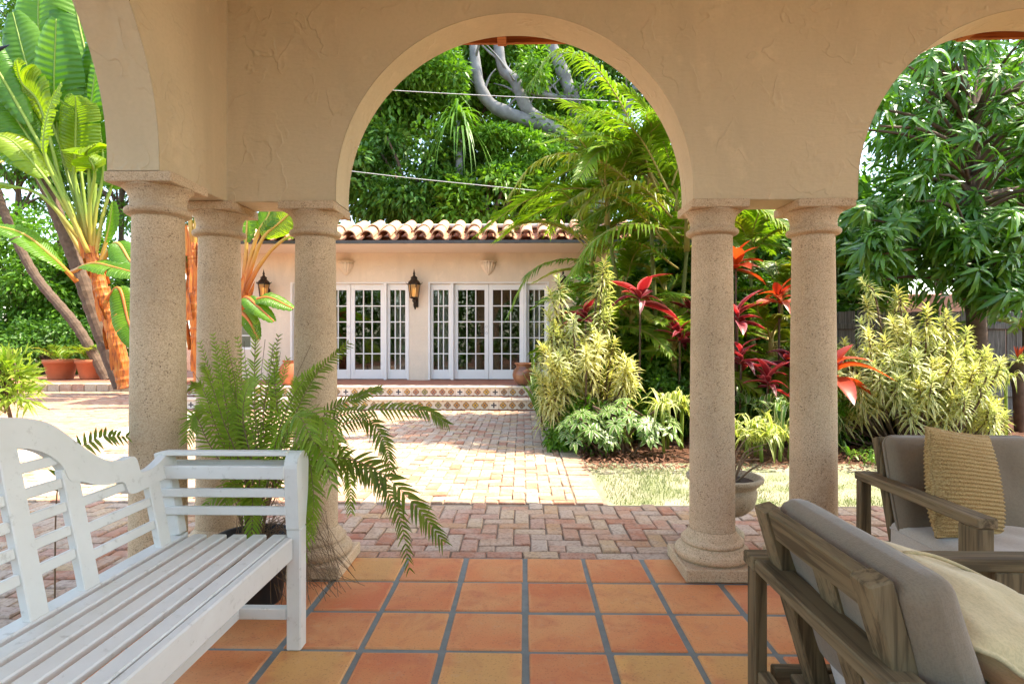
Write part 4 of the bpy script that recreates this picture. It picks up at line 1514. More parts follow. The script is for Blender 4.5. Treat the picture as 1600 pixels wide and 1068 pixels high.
# --- the big grey limbed tree
lt = empty('grey_limbed_tree', at(935, 532, 18.2) * 1.0, label='big tree with smooth pale grey forking limbs behind the roof', cat='tree')
lo = lt.location.copy(); lo.z = 0; lt.location = lo
def limb(pts, r0, r1, name='limb'):
    P = bez([at(a, b, y) - lo for a, b, y in pts], 22)
    m = MB(); rr = random.Random(len(pts) * 7 + int(r0 * 100))
    m.tube(P, [.74 * (r0 + (r1 - r0) * k / 21) * (1 + .07 * math.sin(k * 1.7) + rr.uniform(-.04, .04)) for k in range(22)], 14)
    limb_o = m.build(name, M['bark_grey'], lt)
    m = MB()
    for k in range(7):
        q = P[4 + 2 * k]; d = Vector((rr.uniform(-1, 1), rr.uniform(-.5, .5), rr.uniform(.1, 1))).normalized()
        l = rr.uniform(.5, 1.3)
        m.tube(bez([q, q + d * l * .5 + Vector((0, 0, rr.uniform(-.1, .15))), q + d * l], 7), [.05 * (1 - .13 * i) for i in range(7)], 6)
    m.build('twigs', M['bark_grey'], limb_o)
m = MB(); P = bez([(0, 0, -.1), at(930, 400, 18.2) - lo, at(915, 240, 18.2) - lo], 12)
m.tube(P, [.5 - .013 * k for k in range(12)], 14); m.build('trunk', M['bark_grey'], lt)
limb([(918, 250, 18.2), (868, 204, 18.0), (800, 180, 17.8), (764, 160, 17.6), (747, 125, 17.6), (740, 70, 17.6), (735, 20, 17.6)], .34, .17)
limb([(846, 190, 17.9), (822, 168, 17.8), (806, 128, 17.9), (786, 108, 18), (778, 66, 18), (772, 10, 18)], .27, .19)
limb([(918, 250, 18.2), (905, 190, 18.3), (893, 150, 18.3), (876, 104, 18.4), (850, 40, 18.5), (838, -30, 18.5)], .36, .20)
limb([(896, 158, 18.3), (868, 152, 18.2), (838, 146, 18.0), (815, 139, 17.8)], .16, .09)
limb([(935, 330, 18.2), (960, 230, 18.4), (1000, 120, 18.6)], .3, .15)
V = []; Fs = []; nv = 0
for (px, py, Y, rx, rz, sd) in ((760, 40, 19.2, 1.9, 1.2, 31), (870, 60, 19.2, 1.6, 1.2, 32), (640, 90, 17.6, 1.5, 1.3, 33), (830, 255, 17.0, 1.2, .7, 34), (835, 105, 17.2, .25, .5, 36), (700, 120, 17.2, .5, .8, 37), (770, 215, 17, .9, .3, 38)):
    c = at(px, py, Y) - lo
    v_, f_2, _ = crown(c, (rx, .5, rz), max(5, int(16 * rx)), .42, 120, .19, .09, sd)
    V.append(v_); Fs.append(f_2 + nv); nv += len(v_)
link('crown', np_mesh('crown', np.concatenate(V), np.concatenate(Fs), M['lf_mid']), lt)

# --- screening trees far left behind the bananas
for (px, py, Y, rx, rz, mat, lab, sd) in (
        (40, 430, 19.0, 3.0, 2.2, 'lf_mid', 'leafy green shrub tree behind the leaning brown trunk at the far left', 41),
        (150, 480, 21.0, 3.0, 2.2, 'lf_dark', 'dense dark shrub tree behind the terracotta pots', 42),
        (30, 200, 23.0, 4.2, 4.0, 'lf_mid', 'tall tree behind the big banana leaves at the left edge', 43),
        (190, 230, 23.5, 4.0, 4.4, 'lf_dark', 'tall dark tree behind the left arch and the first column', 44),
        (330, 330, 22.0, 3.6, 3.4, 'lf_mid', 'mid green tree seen through the gap between the left columns', 45),
        (90, 20, 25.0, 4.5, 3.5, 'lf_bright', 'pale tree top showing between banana leaves at the upper left', 46)):
    c = at(px, py, Y)
    leafy_tree('shrub_tree', (c.x, Y, -.05), c, (rx, 1.8, rz), lab, 'tree', M[mat], M['bark_brown'], n_clump=95, clump_r=.65, per=150, L=.20, W=.10, seed=sd, group='green screen behind the left patio', trunk_r=.12)
c = at(75, 545, 17.4)
leafy_tree('garden_shrub', (c.x, 17.4, .0), c, (3.2, 1.0, .9), 'low dark shrub just behind the two terracotta pots', 'shrub', M['lf_dark'], M['bark_brown'], n_clump=60, clump_r=.45, per=150, L=.15, W=.08, seed=47, trunk_r=.06)

# --- right background
for (px, py, Y, rx, ry, rz, mat, lab, sd) in (
        (1120, 330, 13.5, 1.8, 1.2, 2.2, 'lf_dark', 'dark green tree behind the red ti plants, left of the slender columns', 51),
        (1230, 360, 13.0, 1.8, 1.2, 2.0, 'lf_mid', 'green tree seen between and behind the right pair of columns', 52),
        (1340, 400, 11.0, 1.0, .8, 1.3, 'lf_dark', 'ivy-dark leafy shrub right of the right column pair', 53),
        (1180, 120, 17.0, 3.0, 1.6, 2.6, 'lf_mid', 'tall tree behind the spandrel between the arches', 54),
        (1480, 150, 17.0, 3.2, 1.5, 2.6, 'lf_mid', 'distant tree behind the large long-leaved tree, upper right', 55),
        (1600, 300, 16.0, 2.6, 1.5, 2.6, 'lf_dark', 'distant dark tree at the right edge behind the long-leaved tree', 56),
        (1050, 470, 10.6, 1.5, .7, .9, 'lf_dark', 'dark shrub behind the ti plants and low palms', 57),
        (1200, 520, 10.6, 1.5, .7, .9, 'lf_dark', 'dark shrub behind the gap between the right columns', 58)):
    c = at(px, py, Y)
    leafy_tree('garden_tree' if rz > 1 else 'garden_shrub', (c.x, Y, -.03), c, (rx, ry, rz), lab, 'tree' if rz > 1 else 'shrub', M[mat], M['bark_brown'], n_clump=70, clump_r=.48, per=150, L=.17, W=.085, seed=sd, trunk_r=.09, group='background planting at the right')


# ---------------------------------------------------------------- palms
def pinnate(path, n_pairs, Lf, W, ang=.9, droop=.35, vee=.25, twist=0.0, rach=.012, t0=.12, rr=None, nseg=3, N0=(0, 0, 1), gap=0.0, fold=.2):
    """feather leaf: returns rachis mesh builder and leaflet mesh builder"""
    rr = rr or random.Random(1)
    P = bez(path, 40)
    tot = sum((P[k + 1] - P[k]).length for k in range(39))
    mr = MB(); mr.tube(P, [rach * (1 - .85 * k / 39) for k in range(40)], 5)
    ml = MB()
    for i in range(n_pairs):
        t = t0 + (1 - t0) * (i + .5) / n_pairs
        u = t * 39; k = min(int(u), 38); f = u - k
        p = P[k].lerp(P[k + 1], f); T = (P[k + 1] - P[k]).normalized()
        Nn = Vector(N0); Nn = (Nn - T * Nn.dot(T))
        if Nn.length < .05: Nn = Vector((0, 1, 0)) - T * T.y
        Nn.normalize()
        S = T.cross(Nn)
        if twist: S = Quaternion(T, twist * t) @ S; Nn = Quaternion(T, twist * t) @ Nn
        for sd in (-1, 1):
            if gap and rr.random() < gap: continue
            a = ang * (1 - .45 * t) + rr.uniform(-.10, .10)
            D = S * sd * math.sin(a) + T * math.cos(a) + Nn * (vee + rr.uniform(-.10, .10))
            l = Lf(t) * rr.uniform(.88, 1.08)
            ml.strap(p, D, T, l, W * (.55 + .45 * min(1, 4 * (1 - t))), sag=droop * rr.uniform(.6, 1.3), nseg=nseg, fold=fold,
                     prof=lambda q: (.55 + .45 * min(1, q * 5)) * (1 - q ** 1.8))
    return mr, ml


def palm_frond(parent, base, az, elev, L, seed, droop=.9, mat=None, n=44, leaf_l=.42, W=.042, vee=.30, name='frond', sag_l=.40, rach_mat=None, rach=.016):
    rr = random.Random(seed)
    d = Vector((math.cos(az), math.sin(az), 0))
    pts = []
    for k in range(5):
        s = k / 4
        h = L * (math.cos(elev) * s * (1 - .12 * s) + .25 * s * s * math.sin(elev))
        z = L * (math.sin(elev) * s - droop * .55 * s * s * (1 if elev > -.2 else .5))
        pts.append(Vector(base) + d * h + Vector((0, 0, z)) + Vector((-d.y, d.x, 0)) * L * rr.uniform(-.05, .05) * s)
    mr, ml = pinnate(pts, n, lambda t: leaf_l * (.55 + .45 * math.sin(math.pi * min(1, .15 + t * .95))) * (1 - .35 * max(0, t - .7) / .3), W, ang=1.0, droop=sag_l, vee=vee, rach=rach, t0=.16, rr=rr, twist=rr.uniform(-.6, .6))
    f = mr.build(name, rach_mat or M['stem_gold'], parent)
    ml.build('leaflets', mat or M['lf_palm'], f)
    return f


def palm(loc, stems, label, seed, group='areca palms in the right bed', yellow=.15, L=1.8, n=44, leaf_l=.42, nf=8):
    t = empty('areca_palm', loc, label=label, cat='palm', group=group)
    rr = random.Random(seed)
    for (dx, dy, h, lean, azl) in stems:
        p0 = Vector((dx, dy, 0)); p1 = p0 + Vector((math.cos(azl) * lean, math.sin(azl) * lean, h))
        P = bez([p0, p0.lerp(p1, .5) + Vector((0, 0, .05)), p1], 16)
        m = MB()
        m.tube(P, [.042 - .0012 * k + (.004 if k % 2 else 0) for k in range(16)], 9)
        m.build('stem', M['stem_green'], t)
        m = MB(); m.tube([p1 - Vector((0, 0, .02)), p1 + Vector((0, 0, .35)), p1 + Vector((0, 0, .6))], [.045, .036, .015], 9); m.build('crownshaft', M['stem_gold'], t)
        for k in range(nf):
            az = azl + k * 2.4 + rr.uniform(-.3, .3)
            el = R(rr.choice((70, 55, 40, 28, 15)) + rr.uniform(-6, 6))
            palm_frond(t, p1 + Vector((0, 0, .30 + .02 * k)), az, el, L * rr.uniform(.8, 1.12), seed * 100 + k + int(h * 10), droop=rr.uniform(.75, 1.15),
                       mat=M['lf_palm_y'] if rr.random() < yellow else M['lf_palm'], n=n, leaf_l=leaf_l)
    return t


c = at(1030, 600, 8.2)
palm((c.x, 8.2, 0), [(0, 0, 3.3, .15, 2.4), (.22, .12, 2.5, .25, .4), (-.25, .2, 2.9, .45, 2.9)], 'tallest areca palm, its fronds filling the right side of the middle arch', 61, L=2.0, nf=12, n=42, leaf_l=.50)
c = at(940, 600, 8.9)
palm((c.x, 8.9, 0), [(0, 0, 2.25, .15, 3.0), (.2, .1, 1.6, .2, .6)], 'areca palm whose frond hangs in front of the right french doors', 62, L=1.75, nf=8, leaf_l=.38, yellow=.35)
c = at(985, 600, 7.6)
palm((c.x, 7.6, 0), [(0, 0, 1.15, .1, 1.2), (-.15, .1, .9, .12, 3.3)], 'low areca palm among the ti plants in the middle of the bed', 63, L=1.15, nf=7, leaf_l=.30, n=34)
c = at(1180, 600, 9.0)
palm((c.x, 9.0, 0), [(0, 0, 2.2, .2, 1.5), (.3, .1, 1.5, .15, .2)], 'areca palm seen in the gap between the right pair of columns', 64, L=1.6, nf=8, leaf_l=.36)
c = at(1100, 600, 9.8)
palm((c.x, 9.8, 0), [(0, 0, 3.0, .2, 1.5), (.3, .1, 2.3, .25, 3.0)], 'areca palm behind the slender right column, partly in the middle arch', 65, L=1.9, nf=11, n=42, leaf_l=.46)
# the two long drooping fronds that stand out in the photograph belong to the tallest palm
pt_ = [o for o in COL.objects if o.name.startswith('areca_palm')][0]
def custom_frond(pts, mat, n, leaf_l, W=.046, droop=.5, seed=1, rach=.017, vee=.1):
    P = [at(*p) - pt_.location for p in pts]
    mr, ml = pinnate(P, n, lambda t: leaf_l * (.6 + .4 * math.sin(math.pi * min(1, .2 + t * .9))), W, ang=1.0, droop=droop, vee=vee, rach=rach, t0=.1, rr=random.Random(seed))
    f = mr.build('frond', M['stem_gold'], pt_); ml.build('leaflets', mat, f)
custom_frond([(1045, 300, 7.9), (1000, 215, 7.6), (945, 175, 7.4), (880, 190, 7.2)], M['lf_palm'], 40, .50, droop=.6, seed=23)
custom_frond([(1050, 340, 7.9), (1000, 290, 7.6), (950, 290, 7.4), (905, 330, 7.2)], M['lf_palm_y'], 38, .44, droop=.6, seed=24)
custom_frond([(1045, 360, 7.8), (985, 350, 7.5), (930, 375, 7.3), (885, 440, 7.2)], M['lf_palm'], 38, .42, droop=.6, seed=25)
custom_frond([(1050, 290, 8.0), (1070, 220, 7.8), (1060, 150, 7.6), (1020, 120, 7.5)], M['lf_palm'], 40, .50, droop=.6, seed=26)
custom_frond([(1060, 330, 8.3), (1040, 230, 8.2), (1000, 160, 8.1), (950, 125, 8.0)], M['lf_palm'], 56, .46, droop=.5, seed=13)
custom_frond([(1060, 380, 8.3), (1010, 330, 8.0), (960, 320, 7.8), (905, 350, 7.6)], M['lf_palm'], 54, .42, droop=.55, seed=14)
custom_frond([(1055, 330, 8.3), (1062, 240, 8.2), (1045, 160, 8.1), (1000, 110, 8.0)], M['lf_palm'], 56, .46, droop=.6, seed=15)
custom_frond([(1060, 420, 8.3), (1000, 380, 8.0), (940, 385, 7.8), (890, 430, 7.6)], M['lf_palm'], 50, .36, droop=.55, seed=16)
custom_frond([(1030, 300, 8.3), (990, 260, 8.4), (940, 250, 8.5), (880, 290, 8.6)], M['lf_palm'], 54, .44, droop=.5, seed=17)
custom_frond([(1028, 300, 8.1), (985, 190, 7.9), (930, 105, 7.7), (870, 80, 7.5), (828, 130, 7.4)], M['lf_palm'], 52, .42, droop=.7, seed=3)
custom_frond([(1030, 330, 8.1), (960, 265, 7.7), (890, 240, 7.4), (835, 255, 7.2), (800, 300, 7.1)], M['lf_palm_y'], 48, .36, droop=.65, seed=4)
custom_frond([(1040, 380, 8.1), (985, 320, 7.7), (930, 295, 7.4), (895, 310, 7.2)], M['lf_palm_y'], 40, .30, droop=.6, seed=5)
custom_frond([(1030, 290, 8.2), (990, 230, 8.2), (930, 180, 8.2), (880, 160, 8.2)], M['lf_palm'], 48, .44, droop=.35, seed=6)
custom_frond([(935, 410, 8.6), (880, 405, 8.3), (830, 425, 8.1), (796, 490, 8.0)], M['lf_palm'], 44, .26, droop=.4, seed=7)

for (px, Y, h, L_, lab, sd) in ((1065, 7.3, .7, 1.0, 'low areca palm against the nearer right column', 66), (955, 8.3, 1.2, 1.2, 'low areca palm behind the variegated dracaena', 67), (1195, 7.6, .8, 1.05, 'low areca palm in the gap between the right columns', 68), (1030, 9.4, 1.5, 1.4, 'areca palm deep in the shade behind the pink ti plant', 69)):
    c = at(px, 600, Y)
    palm((c.x, Y, 0), [(0, 0, h, .1, sd), (.16, .1, h * .7, .1, sd + 2)], lab, sd, L=L_, nf=8, leaf_l=.32, n=38, yellow=.25)
for (px, py, Y, rx, ry, rz, mat, lab, sd) in ((1040, 590, 7.6, .7, .4, .45, 'lf_bright', 'bright green shrub under the low palms', 111), (975, 560, 7.9, .5, .4, .5, 'lf_mid', 'mid green shrub behind the variegated dracaena', 112), (1190, 610, 7.9, .6, .4, .5, 'lf_bright', 'bright green shrub behind the column gap', 113)):
    c = at(px, py, Y)
    leafy_tree('leafy_shrub', (c.x, Y, 0), c, (rx, ry, rz), lab, 'shrub', M[mat], M['bark_brown'], n_clump=45, clump_r=.2, per=70, L=.13, W=.05, seed=sd, trunk_r=.02, group='green fill shrubs in the bed', branches=10)

# screw pine with hanging strap leaves behind the roof
c = at(716, 190, 16.8)
t = empty('screw_pine', (c.x, 16.8, -.05), label='screw pine with long drooping strap leaves behind the roof', cat='tree')
m = MB(); m.tube([(0, 0, 0), (.1, 0, 3), (0, 0, c.z + .05)], [.14, .12, .10], 9); m.build('trunk', M['bark_grey'], t)
rr = random.Random(12)
for g_ in range(4):
    m = MB()
    for k in range(26):
        a = rr.uniform(0, 6.28); e = rr.uniform(-.3, 1.1)
        D = Vector((math.cos(a) * math.cos(e), math.sin(a) * math.cos(e), math.sin(e)))
        m.strap((rr.uniform(-.1, .1), rr.uniform(-.1, .1), c.z + rr.uniform(-.25, .35)), D, D.cross(Vector((0, 0, 1))), rr.uniform(1.2, 1.9), .075, sag=rr.uniform(.7, 1.2), nseg=6, fold=.4, prof=lambda q: 1 - q ** 2)
    m.build('leaf_whorl', M['lf_bright'] if g_ == 0 else M['lf_mid'], t)


# ---------------------------------------------------------------- dracaena heads, strap plants
def head_mesh(n, L, W, length, seed, mat, sag=.45, up=.5):
    rr = random.Random(seed); m = MB()
    for k in range(n):
        f = k / n; a = k * 2.39996 + rr.uniform(-.2, .2)
        e = -.25 + 1.35 * f ** 1.2 * up * 2 + rr.uniform(-.15, .15)
        D = Vector((math.cos(a) * math.cos(e), math.sin(a) * math.cos(e), math.sin(e)))
        m.strap((0, 0, length * (f - 1)), D, D.cross(Vector((0, 0, 1))), L * rr.uniform(.75, 1.15) * (1 - .25 * f), W, sag=sag * rr.uniform(.6, 1.3) * (1.1 - .6 * f), nseg=4, fold=.35)
    m.tube([(0, 0, -length * 1.1), (0, 0, 0)], [.009, .006], 5)
    return m.mesh('leaf_head', mat)


song = [head_mesh(46, .24, .028, .30, 70 + k, M['lf_song'], sag=.58) for k in range(3)] + [head_mesh(46, .24, .028, .30, 80 + k, M['lf_song_y'], sag=.58) for k in range(3)]


def song_bush(loc, spots, label, seed, yellow=lambda z: .5):
    t = empty('variegated_dracaena', loc, label=label, cat='shrub', group='variegated dracaena shrubs')
    rr = random.Random(seed)
    m = MB()
    for (x, y, z, s) in spots:
        b = Vector((x * .25, y * .25, 0)); e = Vector((x, y, z))
        out = Vector((x, y, 0)); out = out / max(out.length, .3)
        ax = (Vector((0, 0, 1)) + out * rr.uniform(.1, .75) + Vector((rr.uniform(-.2, .2), rr.uniform(-.2, .2), 0))).normalized()
        q = Vector((0, 0, 1)).rotation_difference(ax) @ Quaternion((0, 0, 1), rr.uniform(0, 6.28))
        me = song[rr.randrange(3) + (3 if rr.random() < yellow(z) else 0)]
        o = link('leaf_head', me, t, e); o.rotation_euler = q.to_euler(); o.scale = (s, s, s)
        m.tube(bez([b, b.lerp(e - ax * .3, .6) - Vector((0, 0, .08)), e - ax * .3 * s, e - ax * .05], 9), [.016, .015, .014, .013, .012, .011, .010, .008, .006], 5)
    m.build('stems', M['bark_brown'], t)
    return t


rr = random.Random(33)
spots = []
for k in range(100):
    a = rr.uniform(0, 6.28); r_ = .62 * rr.random() ** .5; z = rr.uniform(.50, 1.62) * (1 - .35 * (r_ / .62) ** 2)
    spots.append((r_ * math.cos(a), r_ * math.sin(a) * .8 - .1, z, rr.uniform(.65, 1.05)))
spots += [(.30, .1, 1.75, 1.0), (.30, .1, 1.95, .95), (.26, .12, 2.12, .9), (.32, .05, 1.55, 1.1), (-.40, -.1, 1.75, 1.0), (-.42, -.05, 1.5, 1.1), (-.3, -.1, 1.9, .9)]
c = at(912, 690, 6.75)
song_bush((c.x, 6.75, 0), spots, 'yellow and cream variegated dracaena at the path corner of the bed', 34, lambda z: .75 if z < 1.25 else .3)
spots = []
for k in range(170):
    a = rr.uniform(0, 6.28); r_ = 1.0 * rr.random() ** .5; z = (.50 + 1.05 * rr.random()) * (1 - .45 * r_ ** 2) + .1
    spots.append((r_ * math.cos(a), r_ * math.sin(a) * .6, z, rr.uniform(.65, 1.05)))
spots += [(-.42, .1, 1.68, .8), (-.45, .1, 1.88, .75), (-.05, .15, 1.62, .8), (-.02, .15, 1.78, .75)]
c = at(1418, 720, 6.6)
song_bush((c.x, 6.6, 0), spots, 'big rounded cream variegated dracaena behind the sofa, in front of the fence', 35, lambda z: .45)


def strap_clump(name, loc, n, L, W, mat, label, cat, seed, sag=.9, elev=(.5, 1.45), group=None, spread=.06, stem=0.0, nseg=5, fold=.3):
    t = empty(name, loc, label=label, cat=cat, group=group)
    rr = random.Random(seed)
    groups = max(1, n // 16)
    for g_ in range(groups):
        m = MB(); ox, oy = rr.uniform(-1, 1) * spread * 3, rr.uniform(-1, 1) * spread * 3
        if groups == 1: ox = oy = 0
        if stem: m.tube([(ox, oy, 0), (ox * 1.1, oy, stem)], .018, 6)
        for k in range(n // groups):
            a = rr.uniform(0, 6.28); e = rr.uniform(*elev)
            D = Vector((math.cos(a) * math.cos(e), math.sin(a) * math.cos(e), math.sin(e)))
            m.strap((ox + rr.uniform(-spread, spread), oy + rr.uniform(-spread, spread), stem + rr.uniform(0, .03)), D, D.cross(Vector((0, 0, 1))), L * rr.uniform(.65, 1.15), W * rr.uniform(.8, 1.15), sag=sag * rr.uniform(.5, 1.2), nseg=nseg, fold=fold)
        m.build('leaf_tuft', mat, t)
    return t


def sc(px, py, Y, *a, **k):
    c = at(px, py, Y); a = list(a)
    return strap_clump('strap_leaf_plant', (c.x, Y, 0), *a, group='strap leaved plants in the bed', **k)


sc(1055, 690, 6.2, 60, .62, .042, M['lf_spider'], 'arching striped strap plant just left of the nearer right column', 'plant', 91, stem=.45)
sc(1192, 700, 5.95, 128, .72, .045, M['lf_spider'], 'yellow striped strap plant in the gap between the right columns', 'plant', 92, spread=.12, stem=.18)
sc(1225, 690, 6.5, 112, .5, .06, M['lf_scheff'], 'pale cream variegated plant behind the striped strap plant between the right columns', 'plant', 93, spread=.12, stem=.45)
sc(1330, 715, 5.95, 80, .38, .026, M['lf_strap'], 'small green strap leaved tuft at the mulch edge left of the sofa', 'plant', 94, spread=.12)
sc(1370, 705, 6.0, 64, .36, .026, M['lf_strap'], 'small green strap leaved tuft right behind the sofa corner', 'plant', 95, spread=.12)
sc(850, 640, 9.15, 40, 1.2, .075, M['lf_strap'], 'tall upright green strap plant beside the glazed pot', 'plant', 96, sag=.35, elev=(1.0, 1.5))
sc(1575, 690, 6.9, 40, .42, .045, M['lf_spider'], 'cream striped plant at the right edge in front of the fence', 'plant', 97, stem=.75)
for (px, py, Y, rx, rz, lab, sd) in ((8, 600, 5.5, .24, .34, 'yellow green leafy shrub behind the bench at the left edge', 98), (-40, 590, 6.3, .3, .5, 'taller yellow green leafy shrub cut by the left edge behind the bench', 99)):
    c = at(px, py, Y)
    leafy_tree('leafy_shrub', (c.x, Y, 0), c, (rx, rx, rz), lab, 'shrub', M['lf_yellow'], M['bark_brown'], n_clump=20, clump_r=.13, per=36, L=.15, W=.030, seed=sd, trunk_r=.02, group='yellow green shrubs behind the bench', branches=16, droop=-.2)
sc(1015, 650, 6.9, 48, .8, .05, M['lf_strap'], 'dark green strap plant under the pink ti plant', 'plant', 100, sag=.5, elev=(.9, 1.5))

# schefflera with hand shaped cream edged leaves, low in front of the bed
def schefflera(loc, n, rx, ry, h, label, seed, mat):
    t = empty('schefflera', loc, label=label, cat='shrub', group='low cream variegated shrubs')
    rr = random.Random(seed)
    m = MB()
    for k in range(7): m.tube(bez([(rr.uniform(-.15, .15), rr.uniform(-.1, .1), 0), (rr.uniform(-rx, rx) * .5, rr.uniform(-ry, ry) * .5, h * .5), (rr.uniform(-rx, rx) * .8, rr.uniform(-ry, ry) * .8, h * .85)], 7), .012, 5)
    m.build('stems', M['bark_brown'], t)
    for j in range(3):
        m = MB()
        for k in range(n // 3):
            a = rr.uniform(0, 6.28); q = rr.random() ** .5
            p = Vector((rx * q * math.cos(a), ry * q * math.sin(a), h * (1 - .45 * q * q) * rr.uniform(.45, 1.05)))
            ax = Vector((math.cos(a) * q * .7, math.sin(a) * q * .7 - .25, 1)).normalized()
            R_ = Vector((0, 0, 1)).rotation_difference(ax)
            for i in range(8):
                b = i * 2 * math.pi / 8 + rr.uniform(-.15, .15)
                D = R_ @ Vector((math.cos(b), math.sin(b), .15))
                m.strap(p + D * .02, D, D.cross(ax), rr.uniform(.09, .14), .042, sag=.35, nseg=3, fold=.25, prof=lambda t_: math.sin(math.pi * min(1, .08 + t_ * .92)) ** .7)
        m.build('foliage', mat, t)
    return t


c = at(985, 690, 6.15); schefflera((c.x, 6.15, 0), 54, .50, .30, .58, 'low schefflera with cream edged hand shaped leaves at the mulch edge', 101, M['lf_scheff'])
c = at(925, 690, 6.1); schefflera((c.x, 6.15, 0), 33, .34, .25, .45, 'smaller cream edged schefflera at the foot of the variegated dracaena', 102, M['lf_scheff'])
for (px, Y, rx, ry, rz, mat, lab, sd) in ((893, 7.3, .30, .6, .36, 'lf_dark', 'dark green fine leaved shrub spilling over the path edge', 103), (905, 6.5, .40, .3, .25, 'lf_mid', 'small green shrub low at the corner of the bed', 104), (1290, 6.8, .6, .4, .4, 'lf_mid', 'low green shrub behind the right column of the right pair', 105), (1050, 7.0, .8, .5, .4, 'lf_dark', 'low dark shrub in the shade under the palms', 106)):
    c = at(px, 660, Y); c.z = rz * .95
    leafy_tree('low_shrub', (c.x, Y, 0), c, (rx, ry, rz), lab, 'shrub', M[mat], M['bark_brown'], n_clump=40, clump_r=.16, per=110, L=.085, W=.032, seed=sd, trunk_r=.02, group='low shrubs in the bed', branches=10)

# ---------------------------------------------------------------- ti plants: each leaf a part
def ti_leaf(seed, mat):
    rr = random.Random(seed); m = MB()
    m.strap((0, 0, 0), (1, 0, 0), (0, 1, 0), 1.0, (.30, .25, .34)[seed % 3], sag=(.20, .62, .40)[seed % 3], nseg=8, fold=.42, curl=(.05, .10, -.02)[seed % 3],
            prof=lambda t: (.22 + .78 * math.sin(math.pi * min(1, max(0, t * 1.02)) ** .8)) * (1 if t < .98 else .1) if t > .12 else .22)
    return m.mesh('leaf', mat)


ti_me = {k: [ti_leaf(q_, M[k]) for q_ in range(3)] for k in ('lf_ti', 'lf_ti_o', 'lf_ti_d')}


def ti_plant(px, py, Y, mat, label, seed, s=.42, n=14, flat=.05):
    c = at(px, py, Y)
    t = empty('ti_plant', (c.x, Y, 0), label=label, cat='plant', group='red leaved ti plants')
    rr = random.Random(seed)
    m = MB(); m.tube(bez([(rr.uniform(-.08, .08), 0, 0), (0, .02, c.z * .5), (0, 0, c.z)], 8), .013, 6); m.build('stem', M['bark_brown'], t)
    for k in range(n):
        a = k * 2.4 + rr.uniform(-.25, .25); f = k / n
        e = .05 + 1.15 * f - flat
        o = link('leaf', ti_me[mat][rr.randrange(3)], t, (0, 0, c.z - .12 + .14 * f))
        o.rotation_euler = (rr.uniform(-.5, .5), -e + rr.uniform(-.2, .2), a)
        l = s * rr.uniform(.6, 1.15) * (1.05 - .25 * f)
        o.scale = (l, l, l)


for i, (px, py, Y, mat, lab, s) in enumerate((
        (1000, 460, 7.0, 'lf_ti', 'pink edged ti plant standing highest left of the right columns', .42),
        (915, 488, 7.3, 'lf_ti', 'deep red ti plant just above the variegated dracaena', .36),
        (928, 525, 7.3, 'lf_ti_d', 'small dark red ti plant half hidden in the variegated dracaena', .30),
        (1062, 520, 7.0, 'lf_ti', 'pinkish red ti plant touching the left outline of the nearer right column', .36),
        (1080, 490, 7.6, 'lf_ti_d', 'dark red ti plant behind the nearer right column', .36),
        (1150, 408, 7.4, 'lf_ti_o', 'topmost orange red ti plant in the gap between the right columns', .42),
        (1152, 490, 7.0, 'lf_ti', 'pale red ti plant below the topmost one in the column gap', .42),
        (1218, 462, 7.2, 'lf_ti_o', 'orange hearted ti plant against the right column of the gap', .38),
        (1158, 556, 6.8, 'lf_ti', 'red ti plant in the middle of the column gap', .40),
        (1200, 590, 6.6, 'lf_ti', 'lowest pinkish ti plant in the column gap', .36),
        (1235, 560, 6.9, 'lf_ti_d', 'dark red ti plant beside the lowest pinkish one', .34),
        (1300, 575, 6.2, 'lf_ti_o', 'orange red ti plant poking out right of the right column pair', .46))):
    ti_plant(px, py, Y, mat, lab, 200 + i, s * 1.12)

# ---------------------------------------------------------------- long-leaved (mango) tree at the right
def whorl(seed):
    rr = random.Random(seed); m = MB()
    for k in range(19):
        a = k * 2.4 + rr.uniform(-.3, .3); e = rr.uniform(-.75, .55)
        D = Vector((math.cos(a) * math.cos(e), math.sin(a) * math.cos(e), math.sin(e)))
        m.strap((0, 0, -.10 * (k / 15)), D, D.cross(Vector((0, 0, 1))), rr.uniform(.18, .32), .050, sag=rr.uniform(.2, .7), nseg=5, fold=.3,
                prof=lambda t: math.sin(math.pi * min(1, .06 + t * .94)) ** .75)
    m.tube([(0, 0, -.35), (0, 0, 0)], [.010, .006], 5)
    return m.mesh('leaf_whorl', M['lf_mango'])


